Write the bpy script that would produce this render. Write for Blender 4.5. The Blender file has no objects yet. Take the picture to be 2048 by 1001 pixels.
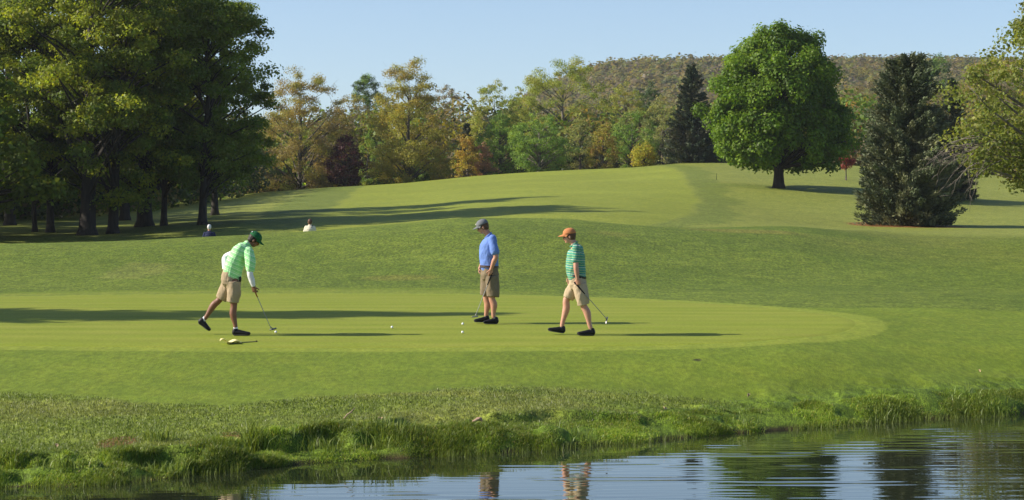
import bpy, math, random
import numpy as np
from mathutils import Vector, Matrix
R = math.radians
F = 4200.0; YH = 480.0; HC = 2.5          # focal length in px of the 2048 wide photograph, horizon row, eye height over the water
sc = bpy.context.scene
COL = sc.collection

# ------------------------------------------------------------------ helpers
def tag(o, label=None, cat=None, group=None, kind=None):
    if label: o['label'] = label
    if cat: o['category'] = cat
    if group: o['group'] = group
    if kind: o['kind'] = kind
    return o

def empty(name, loc, rz=0.0):
    o = bpy.data.objects.new(name, None); COL.objects.link(o)
    o.location = loc; o.rotation_euler = (0, 0, rz); o.empty_display_size = 0.2
    return o

def mesh_obj(name, verts, faces, mat, parent=None, smooth=False, col=None, attrs=None, loc=None):
    """verts (N,3) array, faces (M,k) array or list of lists"""
    me = bpy.data.meshes.new(name)
    verts = np.asarray(verts, dtype=np.float32)
    if isinstance(faces, np.ndarray):
        k = faces.shape[1]; n = faces.shape[0]
        me.vertices.add(len(verts)); me.vertices.foreach_set('co', verts.ravel())
        me.loops.add(n * k); me.loops.foreach_set('vertex_index', faces.astype(np.int32).ravel())
        me.polygons.add(n)
        me.polygons.foreach_set('loop_start', np.arange(0, n * k, k, dtype=np.int32))
        me.polygons.foreach_set('loop_total', np.full(n, k, dtype=np.int32))
        me.update(calc_edges=True)
    else:
        me.from_pydata([tuple(v) for v in verts], [], faces); me.update()
    if smooth:
        me.polygons.foreach_set('use_smooth', np.ones(len(me.polygons), dtype=bool))
    if col is not None:
        a = me.attributes.new('Col', 'FLOAT_COLOR', 'POINT')
        c = np.ones((len(verts), 4), dtype=np.float32); c[:, :3] = col
        a.data.foreach_set('color', c.ravel())
    for k_, v_ in (attrs or {}).items():
        a = me.attributes.new(k_, 'FLOAT', 'POINT'); a.data.foreach_set('value', np.asarray(v_, dtype=np.float32))
    o = bpy.data.objects.new(name, me); COL.objects.link(o)
    if mat: me.materials.append(mat)
    if parent: o.parent = parent
    if loc is not None: o.location = loc
    return o

def vnoise(x, y, seed=0):
    x = np.asarray(x, float); y = np.asarray(y, float)
    xi = np.floor(x).astype(np.int64); yi = np.floor(y).astype(np.int64)
    fx = x - xi; fy = y - yi
    fx = fx * fx * (3 - 2 * fx); fy = fy * fy * (3 - 2 * fy)
    def h(a, b):
        n = (a * 374761393 + b * 668265263 + seed * 974634777) & 0x7fffffff
        n = ((n ^ (n >> 13)) * 1274126177) & 0x7fffffff
        return ((n ^ (n >> 16)) & 0xffff) / 65535.0
    return (h(xi, yi) * (1 - fx) + h(xi + 1, yi) * fx) * (1 - fy) + (h(xi, yi + 1) * (1 - fx) + h(xi + 1, yi + 1) * fx) * fy

def fbm(x, y, seed=0, oct=3):
    t = 0; a = 0.5; s = 0
    for i in range(oct):
        t = t + a * vnoise(x * 2 ** i, y * 2 ** i, seed + i * 7); s += a; a *= 0.5
    return t / s

def pchip(x, y, xn):
    x = np.asarray(x, float); y = np.asarray(y, float); xn = np.clip(xn, x[0], x[-1])
    h = np.diff(x); d = np.diff(y) / h; m = np.zeros_like(y)
    m[0] = d[0]; m[-1] = d[-1]
    for i in range(1, len(x) - 1):
        if d[i - 1] * d[i] > 0:
            w1 = 2 * h[i] + h[i - 1]; w2 = h[i] + 2 * h[i - 1]
            m[i] = (w1 + w2) / (w1 / d[i - 1] + w2 / d[i])
    k = np.clip(np.searchsorted(x, xn) - 1, 0, len(x) - 2)
    t = (xn - x[k]) / h[k]
    return ((2 * t ** 3 - 3 * t ** 2 + 1) * y[k] + (t ** 3 - 2 * t ** 2 + t) * h[k] * m[k]
            + (-2 * t ** 3 + 3 * t ** 2) * y[k + 1] + (t ** 3 - t ** 2) * h[k] * m[k + 1])

# ------------------------------------------------------------------ node materials
def nmat(name):
    m = bpy.data.materials.new(name); m.use_nodes = True
    nt = m.node_tree; nt.nodes.clear()
    out = nt.nodes.new('ShaderNodeOutputMaterial')
    return m, nt, out
def N(nt, t, **kw):
    n = nt.nodes.new(t)
    for k, v in kw.items():
        if k in n.inputs: n.inputs[k].default_value = v
        else: setattr(n, k, v)
    return n
def L(nt, a, b): nt.links.new(a, b)

def simple_mat(name, col, rough=0.7, spec=0.3, var=0.12, scale=30.0, bump=0.0, metal=0.0):
    m, nt, out = nmat(name)
    p = N(nt, 'ShaderNodeBsdfPrincipled'); p.inputs['Roughness'].default_value = rough
    p.inputs['Specular IOR Level'].default_value = spec; p.inputs['Metallic'].default_value = metal
    tc = N(nt, 'ShaderNodeTexCoord'); no = N(nt, 'ShaderNodeTexNoise'); no.inputs['Scale'].default_value = scale
    no.inputs['Detail'].default_value = 4
    L(nt, tc.outputs['Object'], no.inputs['Vector'])
    mr = N(nt, 'ShaderNodeMapRange'); mr.inputs['To Min'].default_value = 1 - var; mr.inputs['To Max'].default_value = 1 + var
    L(nt, no.outputs['Fac'], mr.inputs['Value'])
    mx = N(nt, 'ShaderNodeMix', data_type='RGBA', blend_type='MULTIPLY'); mx.inputs['Factor'].default_value = 1
    mx.inputs['A'].default_value = (*col, 1); L(nt, mr.outputs['Result'], mx.inputs['B'])
    L(nt, mx.outputs['Result'], p.inputs['Base Color'])
    if bump:
        b = N(nt, 'ShaderNodeBump'); b.inputs['Strength'].default_value = bump; b.inputs['Distance'].default_value = 0.02
        L(nt, no.outputs['Fac'], b.inputs['Height']); L(nt, b.outputs['Normal'], p.inputs['Normal'])
    L(nt, p.outputs['BSDF'], out.inputs['Surface'])
    return m

def leaf_mat(name, trans=0.3, rough=0.55, spec=0.3):
    m, nt, out = nmat(name)
    at = N(nt, 'ShaderNodeAttribute'); at.attribute_name = 'Col'
    p = N(nt, 'ShaderNodeBsdfPrincipled'); p.inputs['Roughness'].default_value = rough; p.inputs['Specular IOR Level'].default_value = spec
    L(nt, at.outputs['Color'], p.inputs['Base Color'])
    tr = N(nt, 'ShaderNodeBsdfTranslucent')
    g = N(nt, 'ShaderNodeMix', data_type='RGBA', blend_type='MULTIPLY'); g.inputs['Factor'].default_value = 1
    L(nt, at.outputs['Color'], g.inputs['A']); g.inputs['B'].default_value = (1.25, 1.2, 0.6, 1)
    L(nt, g.outputs['Result'], tr.inputs['Color'])
    mx = N(nt, 'ShaderNodeMixShader'); mx.inputs['Fac'].default_value = trans
    L(nt, p.outputs['BSDF'], mx.inputs[1]); L(nt, tr.outputs['BSDF'], mx.inputs[2]); L(nt, mx.outputs['Shader'], out.inputs['Surface'])
    return m

def bark_mat(name, c1, c2):
    m, nt, out = nmat(name)
    tc = N(nt, 'ShaderNodeTexCoord'); mp = N(nt, 'ShaderNodeMapping'); mp.inputs['Scale'].default_value = (1, 1, 0.25)
    no = N(nt, 'ShaderNodeTexNoise'); no.inputs['Scale'].default_value = 9; no.inputs['Detail'].default_value = 6
    L(nt, tc.outputs['Object'], mp.inputs['Vector']); L(nt, mp.outputs['Vector'], no.inputs['Vector'])
    cr = N(nt, 'ShaderNodeValToRGB'); cr.color_ramp.elements[0].position = 0.35; cr.color_ramp.elements[1].position = 0.7
    cr.color_ramp.elements[0].color = (*c1, 1); cr.color_ramp.elements[1].color = (*c2, 1)
    L(nt, no.outputs['Fac'], cr.inputs['Fac'])
    p = N(nt, 'ShaderNodeBsdfPrincipled'); p.inputs['Roughness'].default_value = 0.9
    L(nt, cr.outputs['Color'], p.inputs['Base Color'])
    b = N(nt, 'ShaderNodeBump'); b.inputs['Strength'].default_value = 0.6; b.inputs['Distance'].default_value = 0.05
    L(nt, no.outputs['Fac'], b.inputs['Height']); L(nt, b.outputs['Normal'], p.inputs['Normal'])
    L(nt, p.outputs['BSDF'], out.inputs['Surface'])
    return m

M_LEAF = leaf_mat('leaves', 0.48)
M_NEEDLE = leaf_mat('needles', 0.08, 0.6, 0.25)
M_GRASS = leaf_mat('grass_blades', 0.35, 0.5, 0.35)
M_BARK = bark_mat('bark_grey_brown', (0.012, 0.010, 0.008), (0.038, 0.031, 0.025))
M_BARK_MID = bark_mat('bark_soft_brown', (0.045, 0.037, 0.028), (0.11, 0.092, 0.072))
M_BARK2 = bark_mat('bark_pale', (0.09, 0.075, 0.06), (0.22, 0.19, 0.155))

# ------------------------------------------------------------------ terrain
DK = [20, 24.5, 28, 32.3, 34.4, 37, 41, 44, 48, 52, 58, 64, 70, 76, 84, 92, 105, 125, 150, 180, 200, 215, 260, 340, 480, 650, 900, 1150, 1600, 2600]
def zy(y, D): return HC + (YH - y) * D / F
NEAR = [0.05, 0.23, 0.47, 0.81, 0.927, 1.02, 1.11, 1.18, 1.243]      # 20 .. 48
def colz(near, ys, back, far):
    """ys: picture rows (or ('z', v)) for D = 52 .. 215"""
    z = list(near)
    for D, y in zip(DK[9:22], ys):
        z.append(y[1] if isinstance(y, tuple) else zy(y, D))
    return z + back + far
Z = lambda v: ('z', v)
#        52   58   64    70    76       84      92      105  125  150  180  200  215
cols = {
 -900: colz(NEAR, [572, 541, 512, Z(1.9), Z(1.6), Z(1.3), Z(1.7), 470, 452, 436, 424, 416, Z(6.0)], [7, 9, 12, 14], [17, 20, 30, 30]),
    0: colz(NEAR, [572, 538, 500, 489, Z(1.75), Z(1.25), Z(1.7), 468, 445, 425, 410, 402, Z(6.4)], [8, 10, 12, 14], [17, 20, 30, 30]),
  200: colz(NEAR, [571, 535, 497, 484, Z(1.85), Z(1.25), Z(1.8), 468, 443, 422, 408, 400, Z(6.5)], [8, 10, 12, 14], [17, 20, 30, 30]),
  400: colz(NEAR, [570, 532, 490, 475, Z(2.05), Z(1.35), Z(2.0), 456, 434, 415, 402, 396, Z(6.7)], [8, 10, 12, 14], [21, 20, 30, 30]),
  600: colz(NEAR, [568, 527, 482, 464, Z(2.3), Z(1.6), Z(2.2), 447, 425, 405, 388, 380, Z(7.2)], [8, 10, 12, 15], [25, 20, 30, 30]),
  800: colz(NEAR, [566, 520, 468, 449, Z(2.7), Z(2.3), Z(2.75), 441, 418, 396, 375, 368, Z(7.7)], [9, 11, 14, 18], [29, 24, 30, 30]),
  950: colz(NEAR, [565, 512, 458, 437, Z(3.0), Z(2.6), Z(2.9), 429, 406, 384, 364, 354, Z(8.3)], [9, 12, 16, 24], [39, 36, 30, 30]),
 1100: colz([0.08, 0.20, 0.42] + NEAR[3:], [566, 512, 460, 438, Z(3.0), Z(2.7), Z(3.0), 422, 398, 375, 354, 344, Z(8.9)], [10, 13, 20, 32], [61, 53, 40, 30]),
 1250: colz([0.05, 0.12, 0.34] + NEAR[3:], [568, 520, 472, 450, Z(2.85), Z(2.7), Z(3.0), 425, 397, 370, 348, 337, Z(9.3)], [10, 14, 22, 38], [70, 63, 40, 30]),
 1400: colz([0.04, 0.08, 0.28] + NEAR[3:], [572, 530, 484, 458, 456, Z(2.7), Z(2.95), 434, 403, 368, 338, 327, Z(9.7)], [11, 14, 24, 40], [71, 65, 50, 30]),
 1560: colz([0.04, 0.07, 0.24] + NEAR[3:], [576, 540, 494, 462, 453, Z(2.85), Z(3.0), 446, 415, 376, 342, 330, Z(9.7)], [11, 15, 24, 40], [69, 65, 50, 30]),
 1700: colz([0.03, 0.06, 0.18, 0.72, 0.88] + NEAR[5:], [578, 548, 510, 477, 462, 461, 460, 456, 425, 383, 346, 332, Z(9.6)], [11, 15, 24, 40], [71, 65, 50, 30]),
 1850: colz([0.03, 0.05, 0.14, 0.58, 0.80, 0.95] + NEAR[6:], [580, 552, 522, 494, 475, 468, 464, 459, 434, 400, 365, 345, Z(8.9)], [11, 15, 24, 40], [71, 65, 50, 30]),
 2048: colz([0.03, 0.05, 0.10, 0.42, 0.72, 0.90, 1.03, 1.12, 1.22], [583, 556, 528, 503, 482, 471, 466, 461, 438, 408, 372, 354, Z(8.6)], [11, 15, 24, 40], [70, 65, 50, 30]),
 2700: colz([0.02, 0.04, 0.06, 0.20, 0.5, 0.7, 0.95, 1.05, 1.2], [585, 560, 534, 510, 488, 474, 468, 462, 440, 412, 380, 360, Z(8.4)], [11, 15, 24, 40], [68, 65, 50, 30]),
}
PXK = sorted(cols)
DF = np.concatenate([np.linspace(20, 80, 500), np.geomspace(80.3, 2600, 500)])
PXF = np.linspace(-900, 2700, 181)
T0 = np.array([pchip(DK, cols[p], DF) for p in PXK])
TAB = np.array([pchip(PXK, T0[:, j], PXF) for j in range(len(DF))]).T      # [px, D]
SX = [-30, -12, -5.28, -4.3, -3.36, -2.1, -0.38, 1.70, 3.77, 7.2, 14, 40]
SD = [9, 17.9, 21.1, 21.3, 22.25, 23.55, 24.5, 26.0, 27.75, 30.1, 34.6, 44]
def shore(x):
    x = np.asarray(x, float)
    return pchip(SX, SD, x) + 0.34 * (fbm(x * 0.9 + 31, x * 0 + 3, 5, 3) - 0.5) + 0.12 * (vnoise(x * 4.2, x * 0 + 9, 8) - 0.5)
def lift(y): return np.asarray(y, float)
def H(x, y):
    x = np.asarray(x, float); y = np.asarray(y, float)
    D = np.maximum(y, 1.0); px = np.clip(1024 + F * x / D, -899.9, 2699.9)
    Dq = np.clip(D, 20.001, 2599.0)
    i = (px + 900) / 20.0; i0 = np.floor(i).astype(int); fi = i - i0
    j0 = np.clip(np.searchsorted(DF, Dq) - 1, 0, len(DF) - 2); fj = (Dq - DF[j0]) / (DF[j0 + 1] - DF[j0])
    z = (TAB[i0, j0] * (1 - fi) + TAB[i0 + 1, j0] * fi) * (1 - fj) + (TAB[i0, j0 + 1] * (1 - fi) + TAB[i0 + 1, j0 + 1] * fi) * fj
    # gentle unevenness away from the green
    w = np.clip((np.abs(D - 40) - 9) / 8, 0, 1) * np.clip(D / 60, 0.3, 1.6)
    z = z + w * 0.10 * (fbm(x * 0.12, y * 0.12, 11, 3) - 0.5)
    u = D - shore(x)
    lump = (0.05 + 0.17 * np.clip((4 - x) / 7, 0, 1)) * (sm(.35, .62, fbm(x * 1.9, y * 1.9, 21, 3)) - 0.5) * np.clip(u / 0.25, 0, 1) * np.clip(1 - (u - 1.1) / 1.2, 0, 1)
    steep = 0.22 + 0.2 * vnoise(x * 0.7, x * 0, 44)
    zb = np.where(u > 0, (z + lump) * (1 - np.exp(-np.maximum(u, 0) / steep)), np.maximum(0.8 * u, -0.9))
    zb = np.where(D < 9, -0.9 + (9 - np.minimum(D, 9)) * 0.35, zb)
    return zb
def Hs(x, y): return float(H(np.array([x]), np.array([y]))[0])
def gpos(px, D, dz=0.0):
    x = (px - 1024) * D / F
    return Vector((x, D, Hs(x, D) + dz))

# green outline (x, y) in metres
GP = [(2.0, 32.75), (4.1, 33.55), (5.5, 35.1), (6.15, 37.2), (6.1, 39.3), (5.4, 41.4), (3.7, 44.1), (1.8, 46.3), (-0.9, 47.8), (-4.8, 48.2), (-8.5, 47.7), (-11.5, 46.6),
      (-15, 45.6), (-18.5, 43), (-20, 39.5), (-18.5, 36), (-14, 33.7), (-8, 32.8), (-3, 32.5)]
def smooth_closed(P, n=14):
    P = np.array(P, float); out = []
    for i in range(len(P)):
        p0, p1, p2, p3 = P[i - 1], P[i], P[(i + 1) % len(P)], P[(i + 2) % len(P)]
        for k in range(n):
            t = k / n
            out.append(0.5 * ((2 * p1) + (-p0 + p2) * t + (2 * p0 - 5 * p1 + 4 * p2 - p3) * t * t + (-p0 + 3 * p1 - 3 * p2 + p3) * t ** 3))
    return np.array(out)
GREEN = smooth_closed(GP)
GC = np.array([-5.5, 40.0])
GANG = np.arctan2(GREEN[:, 1] - GC[1], GREEN[:, 0] - GC[0]); o_ = np.argsort(GANG); GANG = GANG[o_]
GRAD = np.hypot(GREEN[:, 0] - GC[0], GREEN[:, 1] - GC[1])[o_]
def green_sd(x, y):      # ratio based signed distance (metres, negative inside)
    dx = x - GC[0]; dy = y - GC[1]; a = np.arctan2(dy, dx); r = np.hypot(dx, dy)
    slope_ = np.interp(a, np.concatenate([GANG - 2 * np.pi, GANG, GANG + 2 * np.pi]), np.tile(np.gradient(GRAD, GANG) / GRAD, 3))
    rr = np.interp(a, np.concatenate([GANG - 2 * np.pi, GANG, GANG + 2 * np.pi]), np.tile(GRAD, 3))
    return (r - rr) / np.sqrt(1 + np.clip(slope_, -4, 4) ** 2)

def lawn_edge(X, Y, sd):      # > 0 where the rough towards the pond begins
    return sd - 4.6 + np.clip(X, 0, 4) * 0.28 - np.clip(X - 4, 0, 5) * 0.5 + np.clip(-4 - X, 0, 6) * 0.18 + 3.2 * (fbm(X * 0.22, Y * 0.22, 3, 3) - 0.5) + 1.0 * (fbm(X * 1.1, Y * 1.1, 13, 2) - .5)
def sm(e0, e1, v):
    t = np.clip((v - e0) / (e1 - e0), 0, 1); return t * t * (3 - 2 * t)

def build_ground():
    ts = np.concatenate([np.linspace(-2.4, -0.62, 26)[:-1], np.linspace(-0.62, -0.30, 50)[:-1], np.linspace(-0.30, 0.30, 460), np.linspace(0.30, 0.62, 50)[1:], np.linspace(0.62, 2.4, 26)[1:]])
    ds = np.concatenate([np.linspace(1.5, 19, 24)[:-1], np.linspace(19, 34, 280)[:-1], np.linspace(34, 80, 330)[:-1], np.geomspace(80, 230, 200)[:-1], np.geomspace(230, 2600, 90)])
    Tg, Dg = np.meshgrid(ts, ds)
    X = Tg * Dg; Y = Dg; Zv = H(X, Y)
    PX = 1024 + F * X / Y
    nx, ny = len(ts), len(ds)
    V = np.stack([X, Y, Zv], -1).reshape(-1, 3)
    idx = np.arange(nx * ny).reshape(ny, nx)
    Fc = np.stack([idx[:-1, :-1], idx[:-1, 1:], idx[1:, 1:], idx[1:, :-1]], -1).reshape(-1, 4)
    # ---- mowing zones (albedo) and coarseness
    def C(*c): return np.array(c)
    rough = C(0.100, 0.140, 0.026); apron = C(0.112, 0.158, 0.020); fringe = C(0.172, 0.218, 0.036)
    mound = C(0.088, 0.128, 0.022); fair = C(0.175, 0.210, 0.042); fairrough = C(0.165, 0.192, 0.056); band = C(0.122, 0.155, 0.042)
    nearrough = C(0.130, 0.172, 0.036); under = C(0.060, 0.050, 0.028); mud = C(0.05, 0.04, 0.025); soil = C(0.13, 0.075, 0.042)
    n1 = fbm(X * 0.25, Y * 0.25, 3, 3); n2 = fbm(X * 0.07 + 9, Y * 0.07, 4, 3); n3 = fbm(X * 1.3, Y * 1.3, 6, 3)
    col = np.zeros(X.shape + (3,)); col[:] = mound
    coarse = np.full(X.shape, 1.0)
    def put(c, m, cs):
        nonlocal col, coarse
        m = np.clip(m, 0, 1); col = col * (1 - m[..., None]) + np.asarray(c) * m[..., None]; coarse = coarse * (1 - m) + cs * m
    sd = green_sd(X, Y)
    U = Y - shore(X)
    # lawn behind the green
    put(C(0.115, 0.155, 0.030), sm(0.42, 0.62, n1) * 0.4, 1.0)
    put(C(0.150, 0.160, 0.050), sm(0.56, 0.74, n2) * 0.4, 1.0)
    bkm = np.where(Y > 39, sm(2.5, -3.0, X), 1.0)
    put(apron, (1 - sm(2.2, 2.5, sd + 0.5 * (n1 - 0.5))) * bkm, 0.35)
    put(C(0.14, 0.18, 0.035), (1 - sm(1.6, 1.9, sd)) * (Y > 45) * bkm, 0.4)
    front = (1 - sm(0, 0.5, lawn_edge(X, Y, sd))) * (Y < 42)
    put(apron * (0.9 + 0.22 * fbm(X * .5, Y * 1.1, 88, 3)[..., None]), front, 0.42)
    # rough towards the water
    nr = (Y < 40) * (1 - front)
    put(nearrough * 0.95, nr, 1.0)
    put(C(0.17, 0.185, 0.06), nr * sm(0.45, 0.65, fbm(X * 0.35 + 4, Y * 0.6, 9, 3)) * 0.5, 1.0)
    put(C(0.10, 0.14, 0.03), nr * sm(0.55, 0.7, fbm(X * 0.9, Y * 1.2, 19, 3)) * 0.6, 1.0)
    put(fringe, 1 - sm(0.42, 0.55, sd), 0.3)
    put(C(.085, .135, .020), (1 - sm(0.9, 1.9, U + 0.6 * (n3 - 0.5))), 1.0)
    put(mud, 1 - sm(0.02, 0.14, U), 0.6)
    # beyond the mound
    bk = sm(76, 84, Y)
    put(fairrough * (0.92 + 0.16 * n2[..., None]), bk, 0.8)
    # fairway strip in ground coordinates: between two curves of lateral position
    lx = np.interp(Y, [80, 105, 125, 150, 180, 200], [(600 - 1024) * 80 / F, (600 - 1024) * 105 / F, (660 - 1024) * 125 / F, (690 - 1024) * 150 / F, (715 - 1024) * 180 / F, (735 - 1024) * 200 / F])
    rx = np.interp(Y, [80, 95, 105, 125, 150, 172, 185, 195, 205], [(1250 - 1024) * 80 / F, (1300 - 1024) * 95 / F, (1375 - 1024) * 105 / F, (1400 - 1024) * 125 / F, (1375 - 1024) * 150 / F, (1362 - 1024) * 172 / F, (1345 - 1024) * 185 / F, (1300 - 1024) * 195 / F, (1240 - 1024) * 205 / F])
    wv = 1.2 * (n1 - 0.5)
    put(C(0.115, 0.150, 0.040), bk * sm(lx - 5, lx - 3.5, X + wv) * (1 - sm(lx - 0.3, lx + 0.3, X + wv)), 0.8)
    put(band, bk * sm(rx - 0.3, rx + 0.5, X + wv) * (1 - sm(rx + 1.9, rx + 2.6, X + wv * 2)), 0.9)
    mf = sm(lx - 0.4, lx + 0.4, X + wv) * (1 - sm(rx - 0.35, rx + 0.35, X + wv * 0.4)) * bk * (1 - sm(203, 206, Y))
    put(fair * (0.88 + 0.24 * fbm(X * .16, Y * .16, 89, 4)[..., None]), mf, 0.5)
    stripe = 0.5 + 0.5 * np.sin(X * 1.05 + Y * 0.42 + 2 * n2)
    col *= (1 + 0.045 * (stripe - 0.5) * mf)[..., None]
    # ground under the trees
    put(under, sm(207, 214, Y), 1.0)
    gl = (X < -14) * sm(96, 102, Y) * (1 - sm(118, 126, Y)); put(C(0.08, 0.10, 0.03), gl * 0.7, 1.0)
    # mulch ring below the spruce and grass ring below the maple
    s0 = gpos(1815, 112); put(C(0.17, 0.085, 0.045), 1 - sm(2.9, 3.4, np.hypot((X - s0.x), (Y - s0.y)) + 0.7 * (n3 - .5)), 1.0)
    m0 = gpos(1557, 150); put(C(0.12, 0.16, 0.035), 0.7 * (1 - sm(2.6, 3.6, np.hypot((X - m0.x) * 0.55, (Y - m0.y)))), 1.0)
    # bare soil patches in the bank
    for (px, py_, D_, rx_, ry_) in ((240, 863, 24.0, 0.20, 0.5), (455, 862, 24.3, 0.17, 0.45), (282, 517, 56.5, 0.9, 3.0)):
        xx = (px - 1024) * D_ / F
        d = np.hypot((X - xx) / rx_, (Y - D_) / ry_) + 0.9 * (n3 - 0.5)
        put(soil if D_ < 30 else C(0.19, 0.185, 0.09), (1 - sm(0.7, 1.1, d)) * (1 if D_ < 30 else 0.25), 1.0)
    # dry reddish patch on the mound
    for (px, D_, rx_, ry_, k) in ((1480, 69, 2.3, 1.2, 0.35), (800, 53.5, 1.0, 0.8, 0.25), (1230, 64, 0.8, 1.0, 0.2)):
        xx = (px - 1024) * D_ / F; d = np.hypot((X - xx) / rx_, (Y - D_) / ry_) + 0.8 * (n1 - 0.5)
        put(C(0.20, 0.15, 0.06), (1 - sm(0.5, 1.2, d)) * k, 1.0)
    xx = (1395 - 1024) * 31.3 / F
    put(C(0.04, 0.04, 0.02), 1 - sm(0.5, 1.0, np.hypot((X - xx) / 0.09, (Y - 31.3) / 0.12)), 1.0)

    m, nt, out = nmat('turf')
    at = N(nt, 'ShaderNodeAttribute'); at.attribute_name = 'Col'
    ca = N(nt, 'ShaderNodeAttribute'); ca.attribute_name = 'coarse'
    tc = N(nt, 'ShaderNodeTexCoord')
    def noise(scale, detail=3, sc_=(1, 1, 1)):
        mp = N(nt, 'ShaderNodeMapping'); mp.inputs['Scale'].default_value = sc_
        n = N(nt, 'ShaderNodeTexNoise'); n.inputs['Scale'].default_value = scale; n.inputs['Detail'].default_value = detail
        L(nt, tc.outputs['Object'], mp.inputs['Vector']); L(nt, mp.outputs['Vector'], n.inputs['Vector']); return n
    na = noise(14, 5, (1, 0.35, 1)); nb = noise(2.2, 5, (1, 0.6, 1)); nc = noise(0.35, 4, (0.6, 1, 1)); nd = noise(55, 2, (1, 0.5, 1)); ne = noise(5, 3, (1, .5, 1))
    def rng(n, lo, hi, a=0.3, b=0.7):
        r = N(nt, 'ShaderNodeMapRange'); r.inputs['From Min'].default_value = a; r.inputs['From Max'].default_value = b
        r.inputs['To Min'].default_value = lo; r.inputs['To Max'].default_value = hi; L(nt, n.outputs['Fac'], r.inputs['Value']); return r.outputs['Result']
    def mul(a, b):
        k = N(nt, 'ShaderNodeMath', operation='MULTIPLY'); L(nt, a, k.inputs[0]); L(nt, b, k.inputs[1]); return k.outputs[0]
    v = mul(rng(ne, .88, 1.12), mul(mul(rng(na, 0.55, 1.5), rng(nb, 0.84, 1.17)), mul(rng(nc, 0.92, 1.08), rng(nd, 0.60, 1.45))))
    one = N(nt, 'ShaderNodeMix', data_type='FLOAT'); one.inputs['A'].default_value = 1.0
    cf = N(nt, 'ShaderNodeMapRange'); cf.inputs['To Min'].default_value = 0.10; cf.inputs['To Max'].default_value = 0.95; L(nt, ca.outputs['Fac'], cf.inputs['Value'])
    L(nt, cf.outputs['Result'], one.inputs['Factor']); L(nt, v, one.inputs['B'])
    # hue drift towards straw yellow
    hue = N(nt, 'ShaderNodeMix', data_type='RGBA', blend_type='MULTIPLY'); hue.inputs['B'].default_value = (1.22, 1.02, 1.15, 1)
    L(nt, rng(nb, 0.0, 0.5, 0.4, 0.75), hue.inputs['Factor']); L(nt, at.outputs['Color'], hue.inputs['A'])
    mx = N(nt, 'ShaderNodeMix', data_type='RGBA', blend_type='MULTIPLY'); mx.inputs['Factor'].default_value = 1
    L(nt, hue.outputs['Result'], mx.inputs['A']); L(nt, one.outputs['Result'], mx.inputs['B'])
    p = N(nt, 'ShaderNodeBsdfPrincipled'); p.inputs['Roughness'].default_value = 0.75; p.inputs['Specular IOR Level'].default_value = 0.15
    L(nt, mx.outputs['Result'], p.inputs['Base Color'])
    bs = N(nt, 'ShaderNodeMath', operation='MULTIPLY'); bs.inputs[1].default_value = 0.55; L(nt, ca.outputs['Fac'], bs.inputs[0])
    ad = N(nt, 'ShaderNodeMath', operation='ADD'); L(nt, na.outputs['Fac'], ad.inputs[0]); L(nt, nd.outputs['Fac'], ad.inputs[1])
    b = N(nt, 'ShaderNodeBump'); b.inputs['Distance'].default_value = 0.03; L(nt, bs.outputs[0], b.inputs['Strength']); L(nt, ad.outputs[0], b.inputs['Height'])
    L(nt, b.outputs['Normal'], p.inputs['Normal'])
    L(nt, p.outputs['BSDF'], out.inputs['Surface'])
    g = mesh_obj('ground', V, Fc, m, smooth=True, col=col.reshape(-1, 3) * np.array([1.03, 1.03, 0.62]), attrs={'coarse': coarse.ravel()})
    tag(g, kind='structure')

    # putting green: its own finely cut sheet
    rings = np.linspace(0, 1, 70) ** 0.8; na_ = 300
    an = np.linspace(-np.pi, np.pi, na_, endpoint=False)
    rr = np.interp(an, np.concatenate([GANG - 2 * np.pi, GANG, GANG + 2 * np.pi]), np.tile(GRAD, 3))
    V = []
    for q in rings[1:]:
        x = GC[0] + np.cos(an) * rr * q; y = GC[1] + np.sin(an) * rr * q
        V.append(np.stack([x, y, H(x, y) + (0.010 if q < 0.999 else -0.01)], -1))
    V = np.concatenate(V + [np.array([[GC[0], GC[1], Hs(*GC) + 0.010]])])
    nr_ = len(rings) - 1; f = []
    for i in range(nr_ - 1):
        for k in range(na_):
            k2 = (k + 1) % na_; f.append([i * na_ + k, (i + 1) * na_ + k, (i + 1) * na_ + k2, i * na_ + k2])
    c0 = len(V) - 1
    for k in range(na_): f.append([c0, k, (k + 1) % na_])
    m2, nt, out = nmat('putting_turf')
    tc = N(nt, 'ShaderNodeTexCoord')
    n1 = N(nt, 'ShaderNodeTexNoise'); n1.inputs['Scale'].default_value = 1.1; n1.inputs['Detail'].default_value = 6
    mp = N(nt, 'ShaderNodeMapping'); mp.inputs['Scale'].default_value = (0.45, 1.5, 1); L(nt, tc.outputs['Object'], mp.inputs['Vector']); L(nt, mp.outputs['Vector'], n1.inputs['Vector'])
    cr = N(nt, 'ShaderNodeValToRGB'); cr.color_ramp.elements[0].position = 0.35; cr.color_ramp.elements[1].position = 0.68
    cr.color_ramp.elements[0].color = (0.178, 0.222, 0.024, 1); cr.color_ramp.elements[1].color = (0.215, 0.240, 0.036, 1)
    L(nt, n1.outputs['Fac'], cr.inputs['Fac'])
    wv = N(nt, 'ShaderNodeTexWave'); wv.inputs['Scale'].default_value = 0.30; wv.inputs['Distortion'].default_value = 1.2; wv.inputs['Detail'].default_value = 2; wv.bands_direction = 'Y'
    L(nt, tc.outputs['Object'], wv.inputs['Vector'])
    wr = N(nt, 'ShaderNodeMapRange'); wr.inputs['To Min'].default_value = 0.95; wr.inputs['To Max'].default_value = 1.05; L(nt, wv.outputs['Fac'], wr.inputs['Value'])
    n2 = N(nt, 'ShaderNodeTexNoise'); n2.inputs['Scale'].default_value = 26; n2.inputs['Detail'].default_value = 6; L(nt, tc.outputs['Object'], n2.inputs['Vector'])
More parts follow.
